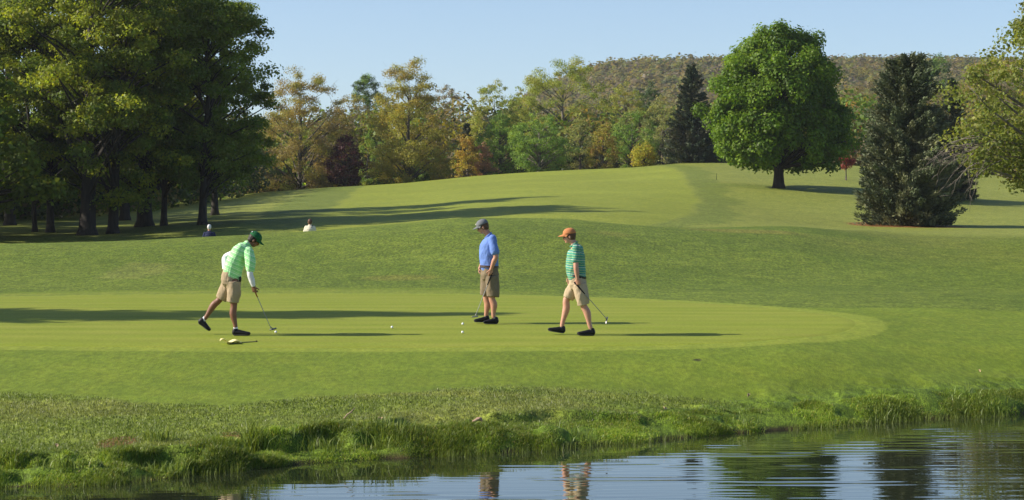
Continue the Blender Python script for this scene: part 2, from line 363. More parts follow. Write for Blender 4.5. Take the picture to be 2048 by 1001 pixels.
    r = N(nt, 'ShaderNodeMapRange'); r.inputs['From Min'].default_value = 0.3; r.inputs['From Max'].default_value = 0.7; r.inputs['To Min'].default_value = 0.80; r.inputs['To Max'].default_value = 1.18
    L(nt, n2.outputs['Fac'], r.inputs['Value'])
    mx = N(nt, 'ShaderNodeMix', data_type='RGBA', blend_type='MULTIPLY'); mx.inputs['Factor'].default_value = 1
    wm = N(nt, 'ShaderNodeMath', operation='MULTIPLY'); L(nt, r.outputs['Result'], wm.inputs[0]); L(nt, wr.outputs['Result'], wm.inputs[1])
    L(nt, cr.outputs['Color'], mx.inputs['A']); L(nt, wm.outputs[0], mx.inputs['B'])
    p = N(nt, 'ShaderNodeBsdfPrincipled'); p.inputs['Roughness'].default_value = 0.8; p.inputs['Specular IOR Level'].default_value = 0.1
    L(nt, mx.outputs['Result'], p.inputs['Base Color']); L(nt, p.outputs['BSDF'], out.inputs['Surface'])
    g2 = mesh_obj('putting_green', V, f, m2, smooth=True); tag(g2, kind='structure')

# ------------------------------------------------------------------ water
def build_water():
    xs = np.concatenate([np.linspace(-40, -7, 40)[:-1], np.linspace(-7, 10, 560), np.linspace(10, 45, 40)[1:]])
    ys = np.concatenate([np.linspace(5, 18.6, 60)[:-1], np.linspace(18.6, 31, 640), np.linspace(31, 46, 40)[1:]])
    X, Y = np.meshgrid(xs, ys)
    rng_ = np.random.RandomState(4)
    amp = 0.07 + 0.93 * sm(-3.2, 3.0, X + 0.9 * (Y - 24) * -0.6) * (0.5 + 0.6 * fbm(X * 0.22, Y * 0.5, 31, 2)) + 0.25 * sm(23, 20, Y)
    amp *= 0.45 + 1.1 * sm(.3, .7, fbm(X * 0.5 + 3, Y * 1.6, 91, 3))
    amp *= np.clip((shore(X) - Y) / 1.2, 0.05, 1)
    Zv = np.zeros_like(X)
    for k in range(26):
        lam = rng_.uniform(0.13, 0.40); th = rng_.normal(0, 0.08) - 0.06
        kx = math.sin(th) * 2 * math.pi / lam; ky = math.cos(th) * 2 * math.pi / lam
        Zv += 0.0036 * lam / (2 * math.pi) * np.sin(kx * X + ky * Y + rng_.uniform(0, 6.28) + 1.5 * fbm(X * 0.5, Y * 0.5, 50 + k, 2))
    Zv *= amp
    nx, ny = len(xs), len(ys)
    V = np.stack([X, Y, Zv], -1).reshape(-1, 3); idx = np.arange(nx * ny).reshape(ny, nx)
    Fc = np.stack([idx[:-1, :-1], idx[:-1, 1:], idx[1:, 1:], idx[1:, :-1]], -1).reshape(-1, 4)
    m, nt, out = nmat('pond_water')
    p = N(nt, 'ShaderNodeBsdfPrincipled'); p.inputs['Base Color'].default_value = (0.014, 0.018, 0.010, 1)
    p.inputs['Roughness'].default_value = 0.015; p.inputs['IOR'].default_value = 1.40; p.inputs['Specular IOR Level'].default_value = 0.5
    L(nt, p.outputs['BSDF'], out.inputs['Surface'])
    w = mesh_obj('pond_water', V, Fc, m, smooth=True); tag(w, kind='structure')

# ------------------------------------------------------------------ leaf cards and tubes
def cards(rs, C, Nrm, su, sv, kite=True):
    """one small four cornered leaf per centre"""
    n = len(C)
    Nrm = Nrm / (np.linalg.norm(Nrm, axis=1, keepdims=True) + 1e-9)
    a = rs.normal(size=(n, 3)); t = np.cross(Nrm, a); t /= (np.linalg.norm(t, axis=1, keepdims=True) + 1e-9)
    b = np.cross(Nrm, t)
    su = su[:, None]; sv = sv[:, None]
    V = np.stack([C - t * su, C - b * sv + Nrm * su * 0.15, C + t * su, C + b * sv + Nrm * su * 0.15], 1)
    return V.reshape(-1, 3), np.arange(n * 4).reshape(n, 4)

def tube(path, rad, k=6):
    path = [Vector(p) for p in path]; V = []; Fc = []
    for i, p in enumerate(path):
        d = (path[min(i + 1, len(path) - 1)] - path[max(i - 1, 0)]).normalized()
        a = d.orthogonal().normalized() if abs(d.z) < 0.95 else Vector((1, 0, 0)).cross(d).normalized(); 
        if abs(d.z) < 0.95: a = d.cross(Vector((0, 0, 1))).normalized()
        b = d.cross(a)
        for j in range(k):
            t = 2 * math.pi * j / k; V.append(p + (a * math.cos(t) + b * math.sin(t)) * rad[i])
    for i in range(len(path) - 1):
        for j in range(k):
            Fc.append([i * k + j, i * k + (j + 1) % k, (i + 1) * k + (j + 1) % k, (i + 1) * k + j])
    Fc.append(list(range(k))[::-1]); Fc.append([(len(path) - 1) * k + j for j in range(k)])
    return V, Fc
class Acc:
    def __init__(s): s.V = []; s.F = []
    def add(s, vf):
        o = len(s.V); s.V += [tuple(v) for v in vf[0]]; s.F += [[i + o for i in f] for f in vf[1]]
    def obj(s, name, mat, parent=None, smooth=True):
        return mesh_obj(name, np.array(s.V), s.F, mat, parent, smooth=smooth)

def pal_mix(rs, pal, n):
    pal = np.array(pal); i = rs.randint(0, len(pal), n); j = rs.randint(0, len(pal), n); t = rs.rand(n, 1)
    return pal[i] * t + pal[j] * (1 - t)

def broad_tree(loc, Ht, prof, seed, pal, nclump=120, cr=0.8, nleaf=250, leaf=0.16, squash=0.75, r0=0.3, shell=0.5, upn=0.35, sprd=0.35,
               rz=0.0, bark=None, limb=1.0, fork=None, lean=0.0, name='broadleaf_tree', gap=0.0, twig=0, trunk_top=0.8, base_flare=1.5, bough=7, bfrac=0.45, nout=0.8, nrand=0.55):
    """prof: [(height fraction, radius m)] of the crown envelope. returns (root, crown, trunk)"""
    rs = np.random.RandomState(seed); rnd = random.Random(seed)
    root = empty(name, loc, rz)
    hs = np.array([p[0] for p in prof]) * Ht; rr = np.array([p[1] for p in prof])
    hh = np.linspace(hs[0], hs[-1], 200); w = np.interp(hh, hs, rr) + 0.15; w = w / w.sum()
    h = rs.choice(hh, nclump, p=w) + rs.uniform(-.1, .1, nclump)
    th = rs.uniform(0, 2 * math.pi, nclump)
    q = shell + (1 - shell) * rs.rand(nclump) ** 0.6
    lob = 0.80 + 0.36 * vnoise(th * 1.3 + 10, h / Ht * 5 + 3, seed)      # uneven outline
    er = np.interp(h, hs, rr) * lob
    C = np.stack([np.cos(th) * er * q, np.sin(th) * er * q, h], 1)
    nb_ = max(6, int(nclump / bough)); moved = rs.rand(nclump) < bfrac     # leaf clumps gather on boughs
    pb = rs.randint(0, nb_, nclump)
    Cb = C[pb] * np.array([.92, .92, 1]) + rs.normal(size=(nclump, 3)) * cr * np.array([0.85, 0.85, 0.5])
    C = np.where(moved[:, None], Cb, C)
    C[:, 0] += lean * (C[:, 2] / Ht) ** 1.3
    crs = cr * rs.uniform(0.6, 1.25, nclump)
    # leaves
    n = nleaf * nclump
    ci = np.repeat(np.arange(nclump), nleaf)
    d = rs.normal(size=(n, 3)); d /= np.linalg.norm(d, axis=1, keepdims=True)
    rad = crs[ci] * (sprd + (1 - sprd) * rs.rand(n) ** 0.55) 
    P = C[ci] + d * rad[:, None] * np.array([1, 1, squash])
    P += rs.normal(size=(n, 3)) * leaf * 0.5
    P[:, 2] -= 0.15 * rad * (rs.rand(n) > 0.6)
    nr = d * nout + rs.normal(size=(n, 3)) * nrand + np.array([0, 0, upn])
    colc = pal_mix(rs, pal, nclump) * LK
    col = colc[ci] * rs.uniform(0.75, 1.28, (n, 1)) * (1 + rs.uniform(-.10, .10, (n, 3)))
    keep = P[:, 2] > 0.15
    P = P[keep]; nr = nr[keep]; col = col[keep]; n = len(P)
    sz = leaf * rs.uniform(0.55, 1.2, n)
    V, Fc = cards(rs, P, nr, sz * 0.62, sz * 0.45)
    crown = mesh_obj('crown', V, Fc, M_LEAF, root, col=np.repeat(col, 4, axis=0))
    # trunk and limbs
    A = Acc(); top = Ht * trunk_top
    tp = []; tr = []
    wob = [(rnd.uniform(-1, 1), rnd.uniform(-1, 1)) for _ in range(9)]
    for i in range(9):
        f = i / 8; k = 0.04 * Ht * f * 0.6
        tp.append(Vector((wob[i][0] * k * (0.3 if f < 0.3 else 0.6) + lean * f ** 1.3, wob[i][1] * k * 0.5, -0.25 + f * (top + 0.25))))
        tr.append(r0 * ((1 - f) ** 0.8 * 0.92 + 0.06) * (base_flare if i == 0 else 1))
    tp.insert(1, Vector((tp[0].x * .8 + tp[1].x * .2, tp[0].y * .8 + tp[1].y * .2, 0.35))); tr.insert(1, r0 * 1.05)
    A.add(tube(tp, tr, 9))
    def on_trunk(z):
        z = max(0.3, min(top, z))
        for i in range(len(tp) - 1):
            if tp[i + 1].z >= z:
                f = (z - tp[i].z) / (tp[i + 1].z - tp[i].z); return tp[i].lerp(tp[i + 1], f), tr[i] * (1 - f) + tr[i + 1] * f
        return tp[-1], tr[-1]
    nl = min(nclump, int(70 * limb))
    for i in rs.choice(nclump, nl, replace=False):
        c = Vector(C[i]); rad_h = math.hypot(c.x, c.y)
        s, sr = on_trunk(max(hs[0] * 0.75, c.z - rad_h * rnd.uniform(0.5, 0.95)))
        mid = s.lerp(c, 0.5) + Vector((rnd.uniform(-.15, .15), rnd.uniform(-.15, .15), rnd.uniform(0.0, 0.2))) * rad_h * 0.5
        r_ = min(sr * 0.6, 0.018 * rad_h + 0.02)
        pts = [s, s.lerp(mid, 0.5) + Vector((0, 0, 0.05)), mid, mid.lerp(c, 0.55), c]
        A.add(tube(pts, [r_, r_ * .85, r_ * .65, r_ * .45, r_ * .2], 5))
        for _ in range(twig):
            f = rnd.uniform(0.35, 1.0); b = mid.lerp(c, f) if f > .5 else s.lerp(mid, f * 2)
            e = b + Vector((rnd.gauss(0, 1), rnd.gauss(0, 1), rnd.uniform(0.1, 1.4))).normalized() * cr * rnd.uniform(0.8, 1.9)
            A.add(tube([b, b.lerp(e, .5) + Vector((0, 0, .05)), e], [r_ * .3, r_ * .2, 0.006], 3))
    if fork:
        for (z0, ex, ez, fr) in fork:
            s, sr = on_trunk(z0); e = Vector((ex, 0.3, ez)); m_ = s.lerp(e, 0.5) + Vector((0, 0, -0.15))
            A.add(tube([s, m_, e], [sr * fr, sr * fr * .7, sr * fr * .35], 6))
    trunk = A.obj('trunk', bark or M_BARK, root)
    return root, crown, trunk

def spruce_tree(loc, Ht, prof, seed, pal, layers=34, nb=15, ncard=60, cs=0.14, r0=0.18, name='spruce_tree', rz=0.0, droop=0.25, base=0.15):
    rs = np.random.RandomState(seed); rnd = random.Random(seed)
    root = empty(name, loc, rz); A = Acc()
    A.add(tube([(0, 0, -.2), (0, 0, 0.3), (0.03, 0, Ht * .5), (0, 0, Ht * .97)], [r0 * 1.3, r0, r0 * .55, 0.02], 8))
    hs = np.array([p[0] for p in prof]) * Ht; rr = np.array([p[1] for p in prof])
    P = []; Nn = []; Cc = []; Dd = []
    pal = np.array(pal) * 1.5
    for i in range(layers):
        f = (i + rnd.uniform(-.35, .35)) / layers
        h = base + max(f, 0) * (Ht - base) * 0.985
        Lm = float(np.interp(h, hs, rr)); nbi = max(4, int(nb * (0.35 + 0.65 * Lm / rr.max())))
        for j in range(nbi):
            a = rnd.uniform(0, 2 * math.pi); lb = 0.78 + 0.40 * float(vnoise(np.array([a * 1.6 + 7]), np.array([h * 0.9]), seed)[0])
            Lb = Lm * lb * rnd.uniform(0.78, 1.08)
            rise = rnd.uniform(-droop, droop * .4) if f < 0.7 else rnd.uniform(0.0, 0.7)
            t = rs.uniform(0.02, 1, ncard) ** 0.7
            z = h + Lb * (rise * t + 0.28 * t ** 2.2 - 0.10)
            x = np.cos(a) * Lb * t; y = np.sin(a) * Lb * t
            wdt = (0.07 + 0.115 * Lb * (1.1 - t))[:, None]
            off = rs.normal(size=(ncard, 3)) * wdt * np.array([0.8, 0.8, 0.5]); off[:, 2] -= np.abs(rs.normal(size=ncard)) * 0.08
            p = np.stack([x, y, z], 1) + off; k = p[:, 2] > 0.03; p = p[k]
            P.append(p); dd = np.stack([np.cos(a) * np.ones(len(p)), np.sin(a) * np.ones(len(p)), 0.55 * np.ones(len(p))], 1) + rs.normal(size=(len(p), 3)) * 0.5
            Dd.append(dd)
            Nn.append(np.array([math.cos(a) * .6, math.sin(a) * .6, .6]) + rs.normal(size=(len(p), 3)) * 0.7)
            c = pal[rnd.randrange(len(pal))] * rnd.uniform(.65, 1.35)
            Cc.append(c * rs.uniform(0.85, 1.15, (len(p), 1)))
            if j % 3 == 0:
                e = (math.cos(a) * Lb * .9, math.sin(a) * Lb * .9, h + Lb * (rise * .9 + .12)); A.add(tube([(0, 0, h - .1), e], [0.025, 0.008], 3))
    P = np.concatenate(P); Nn = np.concatenate(Nn); Cc = np.concatenate(Cc); Dd = np.concatenate(Dd)
    Dd /= np.linalg.norm(Dd, axis=1, keepdims=True)
    b = np.cross(Dd, Nn); b /= np.linalg.norm(b, axis=1, keepdims=True)
    s = cs * rs.uniform(.7, 1.3, len(P))[:, None]
    V = np.stack([P - Dd * s, P - b * s * .32, P + Dd * s * 1.1, P + b * s * .32], 1).reshape(-1, 3)
    crown = mesh_obj('crown', V, np.arange(len(V)).reshape(-1, 4), M_NEEDLE, root, col=np.repeat(Cc, 4, axis=0))
    trunk = A.obj('trunk', M_BARK, root)
    return root, crown, trunk

def height_from(px, ytop, D):
    x = (px - 1024) * D / F
    return HC + (YH - ytop) * D / F - Hs(x, D)

LK = 1.45
# palettes (leaf albedo)
P_MAPLE = [(0.068, 0.124, 0.008), (0.086, 0.148, 0.009), (0.054, 0.100, 0.007), (0.112, 0.178, 0.012)]
P_GROVE = [(0.080, 0.115, 0.014), (0.135, 0.160, 0.014), (0.062, 0.095, 0.012), (0.205, 0.235, 0.020)]
P_GROVE_DK = [(0.068, 0.104, 0.014), (0.086, 0.124, 0.014), (0.108, 0.142, 0.016)]
P_BRONZE = [(0.150, 0.112, 0.038), (0.145, 0.125, 0.034), (0.125, 0.098, 0.044), (0.135, 0.138, 0.032)]
P_GOLD = [(0.175, 0.150, 0.026), (0.155, 0.150, 0.028), (0.130, 0.128, 0.028), (0.150, 0.118, 0.030)]
P_YGREEN = [(0.145, 0.165, 0.030), (0.120, 0.148, 0.028), (0.160, 0.160, 0.034)]
P_GREEN = [(0.085, 0.140, 0.026), (0.070, 0.120, 0.022), (0.110, 0.160, 0.030)]
P_PALE = [(0.135, 0.150, 0.050), (0.115, 0.130, 0.045), (0.155, 0.150, 0.060)]
P_BROWN = [(0.115, 0.096, 0.058), (0.105, 0.088, 0.055), (0.128, 0.106, 0.050)]
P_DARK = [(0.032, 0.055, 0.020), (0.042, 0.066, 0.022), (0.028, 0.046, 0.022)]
P_PURPLE = [(0.040, 0.014, 0.018), (0.055, 0.020, 0.022), (0.030, 0.012, 0.016)]
P_RED = [(0.16, 0.035, 0.035), (0.12, 0.028, 0.030)]
P_ORANGE = [(0.25, 0.13, 0.02), (0.22, 0.15, 0.025), (0.17, 0.11, 0.035)]
P_SPRUCE = [(0.060, 0.076, 0.036), (0.076, 0.090, 0.046), (0.046, 0.060, 0.028), (0.098, 0.104, 0.052)]
P_SPRUCE_DK = [(0.026, 0.040, 0.022), (0.034, 0.046, 0.024), (0.050, 0.050, 0.028)]

OVAL = [(0.06, 0.55), (0.2, 0.85), (0.4, 1.0), (0.6, 0.92), (0.8, 0.62), (0.93, 0.3), (1.0, 0.08)]
CONE = [(0.05, 0.90), (0.2, 1.0), (0.4, 0.92), (0.55, 0.78), (0.7, 0.60), (0.85, 0.44), (0.94, 0.28), (1.0, 0.10)]
VASE = [(0.05, 0.45), (0.3, 0.8), (0.5, 1.0), (0.7, 0.98), (0.88, 0.7), (0.95, .45), (1.0, 0.15)]
ROUND = [(0.03, 0.55), (0.2, 0.9), (0.5, 1.0), (0.75, 0.82), (0.9, 0.5), (1.0, 0.1)]
def sc_prof(p, r): return [(a, b * r) for a, b in p]

def midtree(px, ytop, wpx, D, pal, prof, seed, label, cat='tree', dens=1.0, leaf=0.12, cr=None, name='broadleaf_tree', bark=None, twig=2, group=None, shell=0.45, sprd=0.1, r0=None, **kw):
    Ht = height_from(px, ytop, D); r = wpx * 0.5 * D / F
    vol = r * r * Ht
    cr_ = cr or max(0.35, 0.18 * r)
    ncl = int(max(30, min(620, dens * 1.75 * r * Ht / cr_ ** 2)))
    nl = int(max(30, 1.8 * cr_ ** 2 / leaf ** 2 * 2.6))
    pal = np.array(pal) * 1.38
    root, cwn, tr = broad_tree(gpos(px, D, -0.05), Ht, sc_prof(prof, r), seed, pal, nclump=ncl, cr=cr_, nleaf=nl, leaf=leaf, r0=r0 or (0.05 + 0.018 * Ht), shell=shell, sprd=sprd,
                               name=name, bark=bark or M_BARK_MID, twig=twig, squash=0.6, bfrac=0.3, limb=0.8, **kw)
    tag(root, label, cat, group)
    return root

def build_trees():
    # ---- the big maple on the slope
    D = 150; Ht = height_from(1557, 40, D)
    prof = [(0.155, 2.4), (0.185, 3.8), (0.25, 4.5), (0.38, 4.85), (0.50, 4.7), (0.62, 4.3), (0.74, 3.75), (0.84, 3.0), (0.92, 2.05), (0.98, 1.1), (1.0, 0.3)]
    root, c, t = broad_tree(gpos(1557, D), Ht - 0.5, prof, 7, P_MAPLE, nclump=560, cr=0.74, nleaf=230, leaf=0.19, bough=6, bfrac=0.40, r0=0.40, shell=0.66, upn=0.5, sprd=0.5, nout=1.1, nrand=.42, name='maple_tree', squash=0.8, limb=1.4)
    tag(root, 'big round bright green maple standing alone on the slope', 'tree')
    # ---- spruces
    for px, yt, w, D, pal, seed, lab, ly, nb, nc, cs in (
        (1815, 112, 218, 112, P_SPRUCE, 11, 'broad blue-green spruce with branches down to a ring of brown mulch', 36, 17, 230, 0.100),
        (1903, 150, 118, 152, P_SPRUCE_DK, 12, 'dark spruce half hidden behind the broad blue-green spruce', 32, 14, 130, 0.125),
        (1384, 122, 122, 196, P_SPRUCE_DK, 13, 'tall narrow dark spruce left of the big round maple', 34, 14, 120, 0.14),
        (934, 243, 62, 214, P_SPRUCE_DK, 14, 'small dark spruce behind the low orange and pinkish trees', 26, 13, 50, 0.12)):
        Ht = height_from(px, yt, D); r = w * .5 * D / F
        pf = [(0.0, .93), (0.1, 1.0), (0.3, 0.95), (0.45, 0.84), (0.6, 0.76), (0.75, 0.60), (0.88, 0.42), (0.96, 0.24), (1.0, 0.07)] if px == 1815 else \
             [(0.0, .95), (0.1, 1.0), (0.3, 0.84), (0.5, 0.62), (0.7, 0.40), (0.85, 0.22), (1.0, 0.03)]
        root, c, t = spruce_tree(gpos(px, D), Ht, sc_prof(pf, r), seed, pal, layers=ly, nb=nb, ncard=nc, cs=cs)
        tag(root, lab, 'spruce')
    # ---- the spruce outside the frame whose shadow lies across the green
    root, c, t = spruce_tree(Vector((-23.0, 38.6, Hs(-23.0, 38.6))), 14.6, sc_prof([(0.0, .9), (0.1, 1.0), (0.3, 0.9), (0.5, 0.66), (0.7, 0.42), (0.85, 0.24), (1.0, 0.03)], 4.3), 15, P_SPRUCE, layers=44, nb=20, ncard=50, cs=0.16)
    tag(root, 'tall spruce beside the left end of the putting green, casting the long shadow', 'spruce')

    # ---- grove at the left
    S = F / 105
    grove = [  # px, D, height, crown radius, trunk radius, lean, seed, label, palette
        (70, 108, 14.5, 3.2, 0.13, -0.8, 21, 'thin leaning tree, leftmost trunk of the shady grove', P_GROVE_DK),
        (101, 107, 15.0, 3.2, 0.20, 0.0, 22, 'slender straight tree, second trunk from the left in the shady grove', P_GROVE),
        (175, 104, 16.0, 4.3, 0.42, 0.5, 23, 'thick dark trunk tree nearest the front of the shady grove', P_GROVE),
        (226, 105, 15.5, 3.8, 0.27, 0.9, 24, 'tilted medium trunk tree just right of the thickest front trunk', P_GROVE),
        (290, 111, 15.3, 4.4, 0.42, -0.3, 25, 'thick trunk tree set back in the middle of the shady grove', P_GROVE),
        (328, 110, 14.0, 3.6, 0.17, 0.4, 26, 'thin trunk tree between the set back thick trunk and the grove edge tree', P_GROVE_DK),
        (405, 108, 13.0, 3.35, 0.22, 0.4, 27, 'grove edge tree with flared foot and drooping crown, nearest the fairway', P_GROVE_DK),
        (20, 118, 16.5, 4.3, 0.3, 0.0, 28, 'dark leafy tree at the left edge of the photo behind the grove', P_GROVE_DK),
        (250, 126, 17, 4.8, 0.3, 0.0, 29, 'dark leafy tree behind the two middle trunks of the grove', P_GROVE_DK),
        (430, 128, 13, 3.6, 0.22, 0.0, 30, 'lower dark tree behind the grove edge tree', P_GROVE_DK),
        (-120, 100, 9.5, 5.0, 0.3, 0, 31, 'unseen leafy tree just outside the left edge, added to shade the grove', P_GROVE_DK),  # from here on unseen trees, added to shade the grove and its ground
        (-330, 112, 11.5, 5.5, 0.3, 0, 32, 'unseen leafy tree added for shade outside the left edge, further out', P_GROVE_DK),
        (-60, 122, 13, 4.5, 0.3, 0, 35, 'unseen leafy tree added for shade beside the dark tree at the left edge', P_GROVE_DK),
        (-260, 130, 15, 5, 0.3, 0, 36, 'unseen leafy tree added for shade outside the left edge, farthest back', P_GROVE_DK),
        (-470, 122, 17, 5.5, 0.3, 0, 37, 'unseen leafy tree added for shade outside the left edge, farthest to the left', P_GROVE_DK),
        (-560, 104, 17, 5.5, 0.3, 0, 38, 'unseen leafy tree added for shade, left of the grove front', P_GROVE_DK),
        (-230, 90, 10, 4.5, 0.3, 0, 34, 'unseen leafy tree added for shade outside the left edge, nearest the pond', P_GROVE_DK),
    ]
    gp = [(0.13, 0.5), (0.22, 0.85), (0.38, 1.0), (0.55, 1.0), (0.7, 0.9), (0.85, 0.65), (0.95, 0.35), (1.0, 0.1)]
    for px, D, Ht, r, r0, lean, seed, lab, pal in grove:
        off = px < 0
        root, c, t = broad_tree(gpos(px, D), Ht, sc_prof(gp, r), seed, pal, nclump=120 if off else 165, cr=0.74, nleaf=120 if off else 215, leaf=0.28 if off else 0.145, r0=r0, shell=0.25, upn=0.5, sprd=0.15,
                                squash=0.5, lean=lean, name='broadleaf_tree', limb=1.0, twig=1, trunk_top=0.85, fork=[(3.2, 2.0, 6.0, 0.5)] if px == 405 else ([(2.6, -1.6, 6.2, .6), (2.9, 1.4, 6.5, .5)] if px == 175 else None), base_flare=1.7)
        tag(root, lab, 'tree')

    # ---- trees along the top of the fairway
    mid = [
        (600, 138, 196, 207, P_BRONZE, [(0.04, .9), (0.25, 1), (.55, .95), (.78, .78), (.92, .55), (1, .2)], 41, 'tall bronze-leaved oak at the left end of the tree line', dict(dens=1.7)),
        (702, 188, 96, 226, P_BROWN + P_GOLD[:2], VASE, 42, 'tan twiggy tree between the bronze oak and the golden oak', dict(dens=.8)),
        (735, 150, 110, 250, P_DARK + P_GREEN[:1], ROUND, 43, 'dark green tree behind the gap between the two oaks', dict(dens=1.5)),
        (690, 272, 82, 204, P_PURPLE, OVAL, 44, 'small dark purple-leaved maple beside the bronze oak', dict(dens=2.2)),
        (640, 250, 90, 222, P_BROWN, OVAL, 45, 'brown bare-looking tree just left of the purple maple', dict(dens=.8)),
        (735, 268, 60, 216, P_GREEN + P_YGREEN, OVAL, 46, 'small fresh green tree between the purple maple and the golden oak', dict(dens=1.2)),
        (818, 118, 184, 208, P_GOLD, CONE, 47, 'tall golden-green oak, tallest of the middle tree line', dict(dens=1.5)),
        (889, 168, 90, 244, P_BROWN, VASE, 48, 'bare brown tree rising right of the golden oak', dict(dens=.7)),
        (935, 266, 62, 203, P_ORANGE[1:] + P_GOLD[:1], CONE, 49, 'low yellow-orange tree right of the golden oak', dict(dens=1.5)),
        (964, 284, 52, 203, [(0.19, .10, .07), (.15, .085, .055)], CONE, 50, 'low pinkish-brown tree touching the yellow-orange one', dict(dens=1.2)),
        (986, 160, 112, 222, P_YGREEN, ROUND, 51, 'rounded yellow-green tree left of the centre of the tree line', dict(dens=1.2)),
        (1000, 222, 90, 208, P_GREEN, OVAL, 52, 'upright mid green tree beside the pinkish-brown one', dict(dens=1.6)),
        (1078, 224, 128, 203, P_GREEN, ROUND, 53, 'bushy bright green tree with pale stems in the middle of the tree line', dict(dens=1.6, bark=M_BARK2)),
        (1048, 178, 80, 232, P_YGREEN + P_BROWN[:1], VASE, 54, 'olive tree behind the bushy bright green one', dict(dens=.9)),
        (1125, 112, 190, 226, P_YGREEN, VASE, 55, 'tallest open yellow-green tree with visible spreading limbs', dict(dens=0.9, bark=M_BARK2)),
        (1160, 235, 70, 216, P_PALE, OVAL, 56, 'pale grey-green tree below the tallest open tree', dict(dens=1.0)),
        (1205, 248, 74, 204, P_GOLD + P_ORANGE[2:], CONE, 57, 'ochre yellow tree between pale and green bushes', dict(dens=1.4)),
        (1250, 165, 100, 236, P_GOLD[:1] + P_YGREEN, ROUND, 58, 'bright yellow-leaved tree behind, under the hill', dict(dens=1.2)),
        (1300, 163, 62, 246, P_DARK, ROUND, 59, 'small dark green round tree in front of the hill', dict(dens=1.6)),
        (1265, 224, 108, 208, P_GREEN + P_PALE[:1], ROUND, 60, 'broad soft green tree behind the clipped round bush', dict(dens=1.5)),
        (1325, 192, 104, 218, P_PALE, ROUND, 61, 'pale olive tree left of the narrow dark spruce', dict(dens=1.1)),
        (1700, 203, 90, 238, P_ORANGE, ROUND, 64, 'orange-leaved tree glimpsed right of the big maple', dict(dens=1.3)),
        (1740, 135, 130, 262, P_BROWN + P_PALE[:1], VASE, 65, 'bare grey-brown tree between the maple and the broad spruce', dict(dens=.9)),
        (1875, 103, 84, 330, P_GREEN[:1] + P_DARK[:1], ROUND, 66, 'distant green treetop above the two right spruces', dict(dens=1.3, leaf=.22)),
        (1985, 118, 170, 250, P_ORANGE[2:] + P_GOLD + P_BROWN, VASE, 67, 'russet tree behind the airy tree at the right', dict(dens=1.1)),
        (2030, 250, 100, 215, P_BROWN + P_PALE, OVAL, 68, 'dull brown tree at the far right edge of the tree line', dict(dens=1.0)),
        (560, 205, 100, 232, P_BROWN + P_GOLD[:1], OVAL, 69, 'brownish tree between the grove and the bronze oak', dict(dens=1.0)),
        (520, 255, 90, 214, P_DARK + P_BROWN[:1], OVAL, 70, 'dark low tree tucked behind the right side of the grove', dict(dens=1.3)),
    ]
    for px, yt, w, D, pal, prof, seed, lab, kw in mid:
        midtree(px, yt, w, D, pal, prof, seed, lab, **kw)
    midtree(1692, 278, 28, 165, P_RED, [(0.28, .5), (0.45, 1), (0.75, .9), (1, .2)], 71, 'little red-leaved tree on a thin stem beside the broad spruce', dens=2.0, leaf=.10, cr=.28, r0=.06, twig=1)
    midtree(1288, 284, 46, 200, [(0.20, 0.19, 0.025), (0.15, 0.165, 0.022), (0.21, .16, .02)], ROUND, 72, 'clipped round yellow-green bush on the ridge', 'bush', dens=3.5, leaf=.10, cr=.35, name='round_bush', twig=0, sprd=.5, shell=.7)
    # ---- airy tree at the right edge
    D = 76; rt = gpos(2140, D); Ht = 9.5
    root, c, t = broad_tree(rt, Ht, [(0.20, 2.6), (0.32, 4.3), (0.5, 4.8), (0.7, 3.3), (0.85, 2.3), (1.0, 0.7)], 81, [(0.125, 0.150, 0.030), (0.105, 0.130, 0.028), (0.155, 0.165, 0.035)],
                            nclump=330, cr=0.62, nleaf=100, leaf=0.12, r0=0.26, shell=0.25, upn=0.4, sprd=0.05, squash=0.62, bark=M_BARK2, limb=1.2, twig=2, name='airy_tree')
    # bare hanging twigs on the left side, joined to the trunk mesh
    rnd = random.Random(5); A = Acc()
    for i in range(22):
        p = Vector((rnd.uniform(-3.5, -2.5), rnd.uniform(-1.6, .4), rnd.uniform(2.8, 3.7))); d = Vector((-1, rnd.uniform(-.3, .3), rnd.uniform(-.1, .6))).normalized()
        pts = [p.copy()]
        for k in range(8):
            d = (d + Vector((rnd.gauss(0, .22), rnd.gauss(0, .2), rnd.gauss(-.13, .22)))).normalized(); p = p + d * rnd.uniform(.18, .36); pts.append(p.copy())
            if k > 1:
                e = (d + Vector((rnd.gauss(0, .6), rnd.gauss(0, .5), rnd.gauss(-.1, .7)))).normalized() * rnd.uniform(.25, .6)
                A.add(tube([p, p + e * .5 + Vector((0, 0, .04)), p + e], [.009, .007, .004], 3))
        A.add(tube(pts, [.022 - .0022 * k for k in range(9)], 4))
    for i in range(3):
        A.add(tube([(0, 0, 2.0 + i * .3), (-1.3, -.3, 3.0 + i * .25), (-3.0, -.6, 3.1 + i * .25)], [.09, .06, .03], 6))
    A.obj('bare_twigs', M_BARK2, root)
    tag(root, 'airy pale green tree with bare twigs overhanging from the right edge', 'tree')

